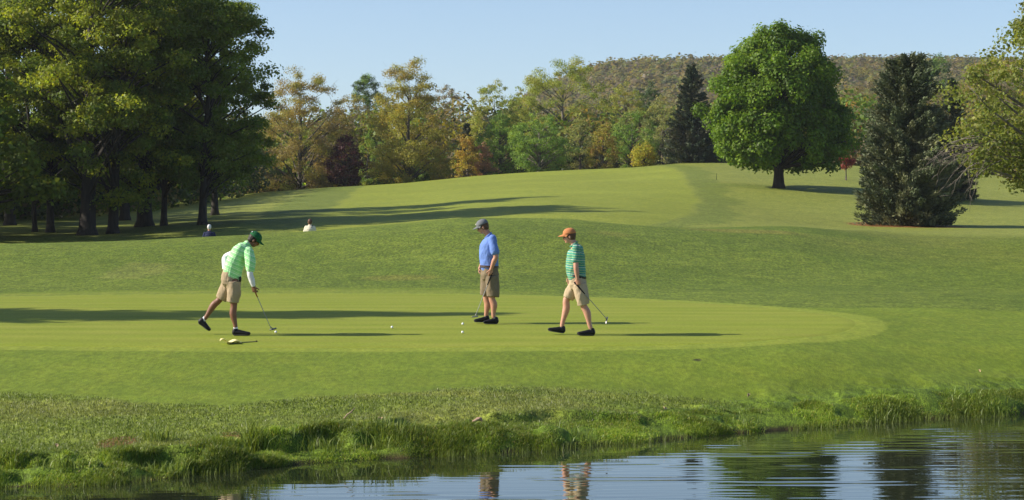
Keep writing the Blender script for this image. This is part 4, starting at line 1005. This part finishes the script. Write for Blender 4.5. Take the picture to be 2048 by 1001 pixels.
def putter(name_pts, headc, head_dir, label, grip_mat, head_mat, gripfrac=.3, mallet=False):
    """name_pts: butt, end of shaft"""
    a, b = name_pts; root = empty('putter', b); o = Vector(b); tag(root, label, 'putter')
    a_ = Vector(a) - o; d = (-a_).normalized(); g = a_ + (-a_) * gripfrac
    A = Acc(); A.add(tube([g - d * .02, Vector((0, 0, 0))], [.0062, .0050], 8)); A.obj('shaft', M['steel'], root, smooth=False)
    A = Acc(); A.add(tube([a_, a_ + d * .01, a_.lerp(g, .5), g], [.010, .015, .0135, .010], 10)); A.obj('grip', grip_mat, root)
    hd = Vector(head_dir).normalized(); c = Vector(headc) - o; up = Vector((0, 0, 1)); s = hd.cross(up).normalized()
    V = []; prof = [(-.055, -.011), (.055, -.011), (.060, .006), (.050, .013), (-.050, .013), (-.060, .004)]
    for t, w in ((-.012, 1.0), (.012, 1.0)):
        for p_ in prof: V.append(c + hd * p_[0] + up * p_[1] + s * t)
    if mallet:
        for p_ in prof: V.append(c + hd * p_[0] * .7 + up * (p_[1] * .6 - .004) + s * .05)
    n = 6; Fc = [list(range(n))[::-1]]
    L_ = 3 if mallet else 2
    for q in range(L_ - 1):
        for i in range(n): Fc.append([q * n + i, q * n + (i + 1) % n, (q + 1) * n + (i + 1) % n, (q + 1) * n + i])
    Fc.append([(L_ - 1) * n + i for i in range(n)])
    hm = mesh_obj('club_head', np.array([tuple(v) for v in V]), Fc, head_mat, root)
    md = hm.modifiers.new('bevel', 'BEVEL'); md.width = .003; md.segments = 2
    A = Acc(); A.add(tube([Vector((0, 0, 0)) - d * .03, c + up * .005], [.0065, .007], 8)); A.obj('hosel', M['steel'], root)
    return root

def shorts(f, waist, pelvis, legs, mat, side, seed, ra=(.135, .17), rp=(.15, .185)):
    b = Body()
    b.limb([waist, waist.lerp(pelvis, .5), pelvis], [ra, ((ra[0] + rp[0]) / 2, (ra[1] + rp[1]) / 2), rp], side=side, k=24)
    for (hip, mid, hem, r1, r2) in legs:
        b.limb([hip, mid, hem], [(r1 * 1.0, r1), (r1 * .98, r1 * .96), (r2, r2 * .95)], side=side, k=20, cap=False)
    return b.build('shorts', mat, f.root, .008, 2, .012, seed, 9)

def collar(f, c, d, side, mat, ra=.066, rb=.072, parent=None):
    """folded ring round the neck"""
    b = Body(); d = Vector(d).normalized(); s = Vector(side); s = (s - d * s.dot(d)).normalized(); x = s.cross(d)
    n = 14; pts = [c + x * math.cos(2 * math.pi * i / n) * ra + s * math.sin(2 * math.pi * i / n) * rb - d * .012 * math.cos(2 * math.pi * i / n) for i in range(n + 1)]
    b.limb(pts, [.014] * (n + 1), k=8, sub=2); b.build('collar', mat, parent or f.root, .006, 1)

def beltring(f, c, d, side, mat, ra, rb):
    d = Vector(d).normalized(); s = Vector(side); s = (s - d * s.dot(d)).normalized(); x = s.cross(d); V = []; Fc = []; n = 32
    for (r_, z) in ((0, -.018), (.006, -.018), (.006, .018), (0, .018)):
        for i in range(n):
            t = 2 * math.pi * i / n; V.append(c + x * math.cos(t) * (ra + r_) + s * math.sin(t) * (rb + r_) + d * z)
    for q in range(4):
        q2 = (q + 1) % 4
        for i in range(n): Fc.append([q * n + i, q * n + (i + 1) % n, q2 * n + (i + 1) % n, q2 * n + i])
    return mesh_obj('belt', np.array([tuple(v) for v in V]), Fc, mat, f.root, smooth=False)

def build_people():
    Y = Vector((0, -1, 0))
    # ============ golfer in the teal striped shirt, walking left
    f = Fig(34.4, 1160, 673, 'man in orange cap and teal striped polo walking left with a putter'); S = Vector((0, -1, 0))
    sk = M['skin_fair']; b = Body()
    hip_n = f(1158, 572, -.09); kn_n = f(1166, 612, -.10); an_n = f(1181, 658, -.10)
    hip_f = f(1151, 572, .09); kn_f = f(1133, 603, .09); an_f = f(1124.5, 655, .10)
    sh_n = f(1151, 500, -.185); el_n = f(1151, 535, -.25); wr_n = f(1154, 560, -.235)
    sh_f = f(1151, 500, .185); el_f = f(1153, 535, .25); wr_f = f(1143, 556, .26)
    b.limb([f(1155, 568), f(1153, 550), f(1151, 538), f(1152, 514), f(1152, 500), f(1149, 492)], [(.13, .165), (.135, .15), (.14, .155), (.125, .165), (.085, .15), (.055, .07)], side=S, k=20)
    b.limb([f(1150, 494), f(1145, 486), f(1141, 479)], [.062, .056, .055], k=14)
    for h_, k_, a_ in ((hip_n, kn_n, an_n), (hip_f, kn_f, an_f)):
        cf = k_.lerp(a_, .33) + Vector((.022, 0, 0))
        b.limb([h_, h_.lerp(k_, .5), k_, cf, a_.lerp(k_, .18), a_], [.092, .078, .056, .060, .038, .036], k=16)
    for s_, e_, w_ in ((sh_n, el_n, wr_n), (sh_f, el_f, wr_f)):
        b.limb([s_, s_.lerp(e_, .5), e_, e_.lerp(w_, .35), w_], [.056, .048, .041, .043, .027], k=14)
    hb = f(1157, 581, -.235)      # where the hand closes on the grip
    dirn = (f(1158, 583, -.215) - wr_n); b.hand(wr_n, dirn, (0.25, 1, 0), (-1, 0, 0), curl=58, grip=True)
    b.hand(wr_f, f(1139, 575, .28) - wr_f, (0.3, -1, 0), (-1, 0, 0), curl=22)
    hc = f(1138, 475.5); head(f, hc, (-1, 0.0, -0.16), (0, 0, 1), b, M['cap_orange'], M['hair_brown'], True)
    b.build('body', sk, f.root, .0055, 2)
    # shirt
    b = Body()
    b.limb([f(1154, 557), f(1152, 545), f(1150.5, 534), f(1151.5, 514), f(1152.5, 501), f(1150, 494)], [(.150, .178), (.160, .180), (.160, .180), (.148, .190), (.115, .175), (.065, .09)], side=S, k=24)
    for s_, e_ in ((sh_n, el_n), (sh_f, el_f)):
        b.limb([s_ + Vector((0, 0, .01)), s_.lerp(e_, .35), s_.lerp(e_, .66)], [.068, .068, .070], k=16, cap=True)
    b.build('shirt', M['stripe_teal'], f.root, .007, 3, .009, 5, 10)
    collar(f, f(1147.5, 491), f(1143, 482) - f(1149, 495), S, M['stripe_teal'])
    beltring(f, f(1154, 555), (.22, 0, 1), S, M['belt'], .150, .176)
    shorts(f, f(1154, 558), f(1156, 570), [(f(1158, 572, -.085), f(1163, 592, -.10), f(1167, 612, -.10), .118, .096), (f(1152, 572, .085), f(1143, 588, .09), f(1136.5, 600, .09), .112, .088)], M['khaki_light'], S, 6, (.140, .172), (.150, .185))
    shoe(f, f(1189.5, 674, -.10), f(1152.5, 673, -.13)); shoe(f, f(1129.5, 672.2, .10) + Vector((0, 0, .01)), f(1094.5, 669.0, .10) + Vector((0, 0, .03)), up=(.15, 0, 1))
    tw = lambda *a: f(*a) + f.o
    putter((tw(1147.5, 566, -.215), tw(1211.5, 638.5, -.16)), tw(1212.5, 642.5, -.15), (.25, .4, 1.0), 'putter trailing behind the man in the orange cap', M['grip_black'], M['steel'], .33)

    # ============ golfer in the blue polo, standing and looking down
    f = Fig(36.9, 980, 648, 'man in grey cap and blue polo standing still looking down at the balls'); S = Vector((0.12, -1, 0)).normalized()
    b = Body(); sk = M['skin_mid']
    hip_n = f(983, 556, -.09); kn_n = f(984, 598, -.11); an_n = f(987.5, 634, -.12)
    hip_f = f(976, 556, .09); kn_f = f(972.5, 598, .09); an_f = f(972.5, 634, .10)
    sh_n = f(985, 478, -.19); el_n = f(991.5, 514, -.255); wr_n = f(982.5, 539, -.235)
    sh_f = f(978, 478, .19); el_f = f(972, 512, .25); wr_f = f(959, 538, .22)
    b.limb([f(979, 548), f(978, 532), f(977, 518), f(978, 495), f(980, 480), f(978, 473)], [(.13, .165), (.13, .15), (.14, .155), (.135, .165), (.09, .155), (.055, .07)], side=S, k=20)
    b.limb([f(979, 474), f(974, 466), f(968, 459)], [.064, .058, .056], k=14)
    for h_, k_, a_ in ((hip_n, kn_n, an_n), (hip_f, kn_f, an_f)):
        cf = k_.lerp(a_, .33) + Vector((.024, 0, 0))
        b.limb([h_, h_.lerp(k_, .5), k_, cf, a_.lerp(k_, .18), a_], [.095, .08, .057, .062, .038, .036], k=16)
    for s_, e_, w_ in ((sh_n, el_n, wr_n), (sh_f, el_f, wr_f)):
        b.limb([s_, s_.lerp(e_, .5), e_, e_.lerp(w_, .35), w_], [.056, .049, .042, .044, .028], k=14)
    b.hand(wr_n, f(980.5, 558, -.225) - wr_n, (-.2, 1, 0), (-1, 0, .0), curl=42, grip=True)
    b.hand(wr_f, f(958, 552, .14) - wr_f, (1, -.4, 0), (-.3, -1, 0), curl=30)
    hc = f(965.2, 455); head(f, hc, (-1, .02, -0.42), (-.3, 0, 1), b, M['cap_grey'], M['hair_brown'], True, logo=((.088, 0, .085), (.012, .022, .016), M['cream']))
    b.build('body', sk, f.root, .0055, 2)
    b = Body()
    b.limb([f(978.5, 535), f(978, 522), f(977.5, 510), f(978, 494), f(980, 481), f(979, 474)], [(.158, .182), (.165, .185), (.168, .186), (.162, .195), (.120, .185), (.068, .09)], side=S, k=24)
    for s_, e_ in ((sh_n, el_n), (sh_f, el_f)):
        b.limb([s_ + Vector((0, 0, .01)), s_.lerp(e_, .4), s_.lerp(e_, .74)], [.070, .074, .078], k=16)
    b.build('shirt', M['blue'], f.root, .007, 3, .010, 8, 9)
    collar(f, f(976.5, 471.5), f(971, 461) - f(979, 475), S, M['blue'])
    beltring(f, f(978.5, 534), (.05, 0, 1), S, M['beltbrown'], .162, .184)
    shorts(f, f(979, 536), f(980, 550), [(f(984, 554, -.09), f(986, 575, -.105), f(985.5, 594, -.11), .122, .108), (f(975, 554, .09), f(972, 575, .095), f(971, 592, .09), .116, .098)], M['olive'], S, 9, (.150, .180), (.165, .192))
    shoe(f, f(996.5, 648.5, -.14), f(966.5, 648.2, -.19)); shoe(f, f(978.5, 646.5, .10), f(947, 646, .04))
    tw = lambda *a: f(*a) + f.o
    putter((tw(985, 545, -.225), tw(952.5, 629, -.235)), tw(950.5, 633.2, -.235), (-1, -.15, -.12), 'putter held low by the man in the blue polo', M['grip_black'], M['steel'], .30)

    # ============ golfer in the mint striped shirt, bending to tap a ball, back to the camera
    f = Fig(34.4, 478, 672, 'man in green cap and mint striped polo bending forward on one leg to putt'); S = Vector((-0.35, -1, 0)).normalized()
    b = Body(); sk = M['skin_tan']
    hip_n = f(468, 566, -.09); kn_n = f(469, 614, -.09); an_n = f(472.5, 659, -.09)
    hip_f = f(457, 566, .10); kn_f = f(436, 602, .14); an_f = f(405.5, 641, .16)
    sh_n = f(502, 506, -.15); el_n = f(503, 548, -.20); wr_n = f(509.5, 574, -.17)
    sh_f = f(484, 500, .17); el_f = f(447, 516, .27); wr_f = f(447, 541, .10)
    b.limb([f(463, 562), f(466, 544), f(472, 528), f(482, 510), f(489, 498), f(495, 491)], [(.13, .165), (.12, .15), (.125, .155), (.12, .17), (.09, .155), (.055, .07)], side=S, k=20)
    b.limb([f(492, 494), f(500, 488), f(507, 483)], [.062, .056, .055], k=14)
    for h_, k_, a_, off in ((hip_n, kn_n, an_n, Vector((-.022, 0, 0))), (hip_f, kn_f, an_f, Vector((-.012, 0, .018)))):
        cf = k_.lerp(a_, .33) + off
        b.limb([h_, h_.lerp(k_, .5), k_, cf, a_.lerp(k_, .18), a_], [.092, .078, .054, .058, .036, .034], k=16)
    for s_, e_, w_ in ((sh_n, el_n, wr_n), (sh_f, el_f, wr_f)):
        b.limb([s_, s_.lerp(e_, .5), e_, e_.lerp(w_, .35), w_], [.053, .046, .040, .041, .027], k=14)
    b.hand(wr_n, f(513, 590, -.155) - wr_n, (.3, 1, 0), (1, 0, 0), curl=55, grip=True)
    b.hand(wr_f, f(455, 551, -.02) - wr_f, (.2, .4, -1), (0, 0, 1), curl=12)
    hc = f(509, 481.5); head(f, hc, (.86, .22, -0.70), (.62, 0, .78), b, M['cap_green'], M['hair_dark'], False, logo=((-.115, -.03, .085), (.008, .018, .012), M['white']))
    b.build('body', sk, f.root, .0055, 2)
    b = Body()
    b.limb([f(463.5, 555), f(467, 538), f(473, 522), f(482.5, 508), f(490, 498), f(495, 491)], [(.146, .184), (.150, .186), (.152, .192), (.150, .205), (.128, .190), (.078, .10)], side=S, k=24)
    b.limb([sh_n.lerp(f(486, 503), .25), sh_n.lerp(el_n, .35), sh_n.lerp(el_n, .80)], [.094, .090, .074], k=16)
    b.limb([sh_f, sh_f.lerp(el_f, .35), sh_f.lerp(el_f, .60)], [.066, .066, .062], k=16)
    b.build('shirt', M['stripe_mint'], f.root, .007, 3, .010, 12, 9)
    b = Body(); b.limb([sh_n.lerp(el_n, .5), el_n, el_n.lerp(wr_n, .5), wr_n.lerp(el_n, .08)], [.056, .050, .049, .035], k=16); b.build('sleeve', M['white'], f.root, .006, 2, .003, 14, 20)
    b = Body(); b.limb([sh_f.lerp(el_f, .45), el_f, el_f.lerp(wr_f, .5), wr_f.lerp(el_f, .08)], [.056, .052, .050, .036], k=16); b.build('sleeve', M['white'], f.root, .006, 2, .003, 15, 20)
    collar(f, f(497, 490), f(507, 483) - f(492, 494), S, M['stripe_mint'])
    shorts(f, f(463, 549), f(461, 563), [(f(468.5, 565, -.085), f(469.5, 585, -.09), f(466.5, 606, -.09), .120, .098), (f(458, 565, .10), f(449, 584, .12), f(440, 600, .14), .114, .096)], M['khaki'], S, 16, (.138, .180), (.152, .190))
    b = Body(); b.ell(f(482, 560, -.10), (Vector((1, 0, 0)), Vector((0, 1, 0)), Vector((0, 0, 1))), (.022, .03, .05)); b.build('glove', M['black'], f.root, .005, 1)
    shoe(f, f(466, 672.8, -.09), f(503.5, 672.3, -.11)); shoe(f, f(391.5, 648.5, .16), f(416, 666.5, .16), up=(.55, 0, .84))
    sock(f, an_n + Vector((0, 0, -.03)), an_n + Vector((0, 0, .025)), M['white'], .039); sock(f, an_f + Vector((-.02, 0, -.022)), an_f + Vector((.012, 0, .02)), M['white'], .039)
    tw = lambda *a: f(*a) + f.o
    putter((tw(505.5, 569, -.15), tw(543, 657.5, -.10)), tw(547.5, 659.3, -.10), (1, .35, .22), 'putter in the right hand of the man bending over a ball', M['grip_orange'], M['darksteel'], .30, True)

    # ============ two walkers beyond the mound
    def walker(D, px, ytop, hairm, shirtm, label, strap, skin):
        x = (px - 1024) * D / F; z = Hs(x, D); root = empty('person', (x, D, z)); tag(root, label, 'person')
        ht = HC + (YH - ytop) * D / F - z; k = ht / 1.78
        class G: pass
        g = G(); g.root = root
        V = lambda a, b_, c: Vector((a * k, b_ * k, c * k))
        b = Body(); b.limb([V(0, 0, .92), V(0, 0, 1.08), V(0, 0, 1.30), V(0, 0, 1.42), V(0, 0, 1.50)], [(.12, .165), (.11, .14), (.12, .165), (.09, .15), (.055, .06)], side=(1, 0, 0), k=18)
        b.limb([V(0, 0, 1.47), V(0, .015, 1.60)], [.058, .055], k=12)
        for t, st in ((-1, .16), (1, -.14)):
            b.limb([V(t * .09, 0, .92), V(t * .09, st * .6, .50), V(t * .09, st * 1.0 - .06, .10)], [.088, .056, .038], k=12)
            b.limb([V(t * .19, 0, 1.40), V(t * .255, -.03, 1.13), V(t * .27, .05 * t + .05, .90)], [.052, .04, .027], k=12)
            b.hand(V(t * .27, .05 * t + .05, .90), (0, .1, -1), (-t, 0, 0), (0, 1, 0), curl=25)
        head(g, V(0, .02, 1.665), (0, 1, -.05), (0, 0, 1), b, None, hairm, False, eyes=True)
        b.build('body', skin, root, .009, 2)
        b = Body(); b.limb([V(0, 0, .90), V(0, 0, 1.10), V(0, 0, 1.30), V(0, 0, 1.42), V(0, 0, 1.48)], [(.15, .19), (.15, .185), (.155, .20), (.115, .185), (.065, .09)], side=(1, 0, 0), k=20)
        for t in (-1, 1): b.limb([V(t * .18, 0, 1.40), V(t * .235, -.02, 1.22), V(t * .25, -.02, 1.12)], [.075, .072, .070], k=14)
        b.build('shirt', shirtm, root, .009, 3, .005, 3, 13)
        b = Body(); b.limb([V(0, 0, .98), V(0, 0, .88)], [(.135, .18), (.14, .185)], side=(1, 0, 0), k=18)
        for t, st in ((-1, .16), (1, -.14)): b.limb([V(t * .09, 0, .88), V(t * .095, st * .6, .50), V(t * .095, st * .9, .18)], [.10, .085, .075], k=12)
        b.build('trousers', M['khaki'], root, .010, 2)
        for t, st in ((-1, .16), (1, -.14)):
            y0 = (st - .12) * k; shoe(g, Vector((t * .09 * k, y0, .0)), Vector((t * .10 * k, y0 + .28, .0)))
        if strap:
            b = Body(); b.limb([V(.11, -.10, 1.47), V(.09, -.165, 1.34), V(.07, -.17, 1.15), V(.10, -.17, .98)], [(.006, .016)] * 4, side=(1, 0, 0), k=8)
            b.limb([V(.11, -.10, 1.47), V(.12, 0, 1.50), V(.12, .10, 1.43)], [(.006, .016)] * 3, side=(1, 0, 0), k=8); b.build('strap', M['strap'], root, .005, 0)
        return root
    walker(86, 418.5, 450, M['hair_white'], M['navy'], 'white-haired man in navy shirt walking away beyond the mound', False, M['skin_mid'])
    walker(80, 620, 440, M['hair_brown'], M['cream'], 'brown-haired man in cream shirt with a dark strap beyond the mound', True, M['skin_mid'])

# ------------------------------------------------------------------ small things
def ball_at(px, D, label):
    p = gpos(px, D, .010 + .0213); n = 24; V = []; Fc = []; r = .0213
    root = Body(); root.ell((0, 0, 0), (Vector((1, 0, 0)), Vector((0, 1, 0)), Vector((0, 0, 1))), (r, r, r), k=24)
    o = root.A.obj('golf_ball', M['ball']); o.location = p
    tag(o, label, 'golf ball', 'golf balls lying on the putting green'); return o

def build_small():
    def Dof(px, row, lo=31.0, hi=47.0):
        for _ in range(50):
            D = (lo + hi) / 2; x = (px - 1024) * D / F; y = YH + (HC - Hs(x, D) - .01) * F / D
            if y > row: lo = D
            else: hi = D
        return D
    ball_at(551.5, Dof(551, 667), 'white golf ball right at the head of the bending man\'s putter')
    ball_at(784, Dof(784, 657.3), 'white golf ball alone between the bending man and the blue polo man')
    ball_at(925.5, Dof(925, 650.5), 'white golf ball nearer the shoes of the blue polo man, farther of two')
    ball_at(925, Dof(925, 667.3), 'white golf ball in front of the blue polo man, nearer of two to the pond')
    # cup marker flag lying on the green
    D = Dof(450, 689); p = gpos(450, D, .012); root = empty('practice_flag', p); tag(root, 'small yellow flag on a short pole lying on the green', 'flag')
    s = D / F
    A = Acc(); A.add(tube([(4 * s, 0, .015), (57 * s, .35, .022)], [.007, .007], 8)); A.obj('pole', M['darksteel'], root)
    b = Body(); b.ell((57.5 * s, .35, .024), (Vector((1, 0, 0)), Vector((0, 1, 0)), Vector((0, 0, 1))), (.018, .018, .018)); b.build('ferrule', M['black'], root, .004, 1)
    V = []; Fc = []; n = 22; m = 8
    for i in range(n):
        for j in range(m):
            u = i / (n - 1); v = j / (m - 1)
            V.append((-9 * s + u * 40 * s, -.10 + v * .26 - .10 * u * v + .10 * u, max(.004, .030 + .030 * math.sin(u * 9 + v * 2.2) * (1 - .5 * u) + .016 * math.sin(v * 7 + u * 3) + .022 * (1 - u))))
    for i in range(n - 1):
        for j in range(m - 1): Fc.append([i * m + j, (i + 1) * m + j, (i + 1) * m + j + 1, i * m + j + 1])
    fl = mesh_obj('flag_cloth', np.array(V), Fc, M['flag'], root, smooth=True); q = fl.modifiers.new('t', 'SOLIDIFY'); q.thickness = .003
    # flagstick far up the slope with a little yellow pennant
    D = 195; p = gpos(607, D); root = empty('flagstick', p); tag(root, 'distant flagstick with a tiny yellow flag in front of the bronze oak', 'flagstick')
    A = Acc(); A.add(tube([(-.12, 0, -.1), (-.12, 0, .62)], [.015, .012], 6)); A.obj('pole', M['steel'], root)
    V = [(-.11, 0, .36), (-.11, .02, .62), (.05, .05, .61), (.22, -.03, .58), (.22, -.03, .38), (.05, .05, .35)]
    fl = mesh_obj('flag_cloth', np.array(V), [[0, 5, 2, 1], [5, 4, 3, 2]], M['flag_far'], root); q = fl.modifiers.new('t', 'SOLIDIFY'); q.thickness = .01
    # marker stake on the slope
    D = 157; p = gpos(1433, D); A = Acc(); A.add(tube([(0, 0, -.1), (0, 0, .48), (0, 0, .52)], [.022, .020, .006], 6))
    o = A.obj('marker_stake', simple_mat('green_stake', (0.04, 0.07, 0.03), .7)); o.location = p; tag(o, 'thin dark marker stake on the slope left of the maple', 'stake')
    # stick and stone on the bank, dead leaves
    D = 24.9; p = gpos(698, D, .06); A = Acc(); A.add(tube([(-.06, 0, 0), (-.02, .01, .05), (.02, 0, .075), (.07, .01, .13)], [.008, .010, .009, .004], 6)); A.add(tube([(0, .005, .06), (.05, .02, .07)], [.005, .003], 5))
    o = A.obj('stick', simple_mat('dry_wood', (.36, .27, .18), .9)); o.location = p; tag(o, 'short pale dry stick poking out of the bank grass', 'stick')
    rs = np.random.RandomState(3)
    b = Body(); b.limb([(-.05, 0, .01), (0, 0, .035), (.035, 0, .045), (.05, 0, .01)], [(.018, .03), (.022, .035), (.020, .03), (.014, .02)], side=(0, 1, 0), k=10)
    o = b.build('stone', simple_mat('pale_stone', (.30, .20, .15), .85, .2, .2, 30, .2), None, .006, 2, .004, 2, 40); o.location = gpos(955, 25.45, .05); tag(o, 'small pinkish stone at the edge of the pond bank', 'stone')
    lm = simple_mat('dry_leaf', (.42, .30, .18), .8)
    for i, (px, D, lab) in enumerate(((760, 25.1, 'curled brown dead leaf in the bank grass right of the dry stick'), (1330, 27.2, 'dead leaf in the bank grass right of the mirrored walking man'), (1960, 32.0, 'pale dead leaf on the lawn at the right end of the bank'), (113, 23.4, 'dead leaf in the bank grass at the far left'), (1497, 28.9, 'dead leaf on the lawn near the middle right of the bank'))):
        V = []; n = 9
        for a in range(n):
            t = 2 * math.pi * a / n; r = .026 * (1 + .35 * math.cos(3 * t)); V.append((math.cos(t) * r, math.sin(t) * r * .8, .012 * math.cos(2 * t)))
        V = V + [(v[0], v[1], v[2] + .0015) for v in V]; Fc = [list(range(n))[::-1], [n + a for a in range(n)]] + [[a, (a + 1) % n, n + (a + 1) % n, n + a] for a in range(n)]
        o = mesh_obj('dead_leaf', np.array(V), Fc, lm); o.location = gpos(px, D, .045); o.rotation_euler = (R(50), R(20 * i), R(40 * i)); tag(o, lab, 'leaf', 'dead leaves scattered on the pond bank')

# ------------------------------------------------------------------ light, sky, camera
SUN_EL = 32.0; SUN_AZ = 3.0      # light travels towards +x, turned this many degrees away from the camera
def build_light():
    w = bpy.data.worlds.new('World'); sc.world = w; w.use_nodes = True
    nt = w.node_tree; nt.nodes.clear()
    out = nt.nodes.new('ShaderNodeOutputWorld'); bg = nt.nodes.new('ShaderNodeBackground'); sky = nt.nodes.new('ShaderNodeTexSky')
    sky.sky_type = 'NISHITA'; sky.sun_disc = False; sky.sun_elevation = R(SUN_EL); sky.sun_rotation = R(270 - SUN_AZ)
    sky.altitude = 300; sky.air_density = 0.8; sky.dust_density = 1.0; sky.ozone_density = 2.0
    bg.inputs['Strength'].default_value = 0.105
    nt.links.new(sky.outputs[0], bg.inputs[0]); nt.links.new(bg.outputs[0], out.inputs[0])
    l = bpy.data.lights.new('sun', 'SUN'); l.energy = 5.0; l.angle = R(0.55); l.color = (1.0, 0.91, 0.76)
    o = bpy.data.objects.new('sun', l); COL.objects.link(o)
    e = R(SUN_EL); a = R(SUN_AZ)
    d = Vector((math.cos(e) * math.cos(a), math.cos(e) * math.sin(a), -math.sin(e)))
    o.rotation_euler = d.to_track_quat('-Z', 'Y').to_euler(); o.location = (-20, 0, 30)
    cam = bpy.data.cameras.new('camera'); cam.sensor_width = 36; cam.lens = 36 * F / 2048; cam.clip_start = .1; cam.clip_end = 6000
    c = bpy.data.objects.new('camera', cam); COL.objects.link(c); c.location = (0, 0, HC)
    c.rotation_euler = (R(90) - math.atan((500.5 - YH) / F), 0, 0); sc.camera = c
    sc.view_settings.view_transform = 'Standard'; sc.view_settings.look = 'None'; sc.view_settings.exposure = 0.68; sc.view_settings.gamma = 1
    sc.cycles.max_bounces = 8; sc.cycles.transparent_max_bounces = 4; sc.cycles.diffuse_bounces = 3; sc.cycles.glossy_bounces = 3; sc.cycles.transmission_bounces = 3

def build_haze():
    m, nt, out = nmat('haze'); v = N(nt, 'ShaderNodeVolumePrincipled'); v.inputs['Color'].default_value = (0.86, 0.92, 1.0, 1)
    v.inputs['Density'].default_value = 0.00011; v.inputs['Anisotropy'].default_value = 0.2
    L(nt, v.outputs['Volume'], out.inputs['Volume'])
    x0, x1, y0, y1, z0, z1 = -6400, 6400, -12, 2640, -3.0, 125.0
    V = [(x, y, z) for x in (x0, x1) for y in (y0, y1) for z in (z0, z1)]
    o = mesh_obj('haze', np.array(V), [[0, 1, 3, 2], [4, 6, 7, 5], [0, 4, 5, 1], [2, 3, 7, 6], [0, 2, 6, 4], [1, 5, 7, 3]], m)
    tag(o, 'thin pale haze in the air over the whole course', 'haze', kind='stuff')

build_mats()
build_haze()
build_ground()
build_water()
build_trees()
build_woods()
build_grass()
build_people()
build_small()
build_light()
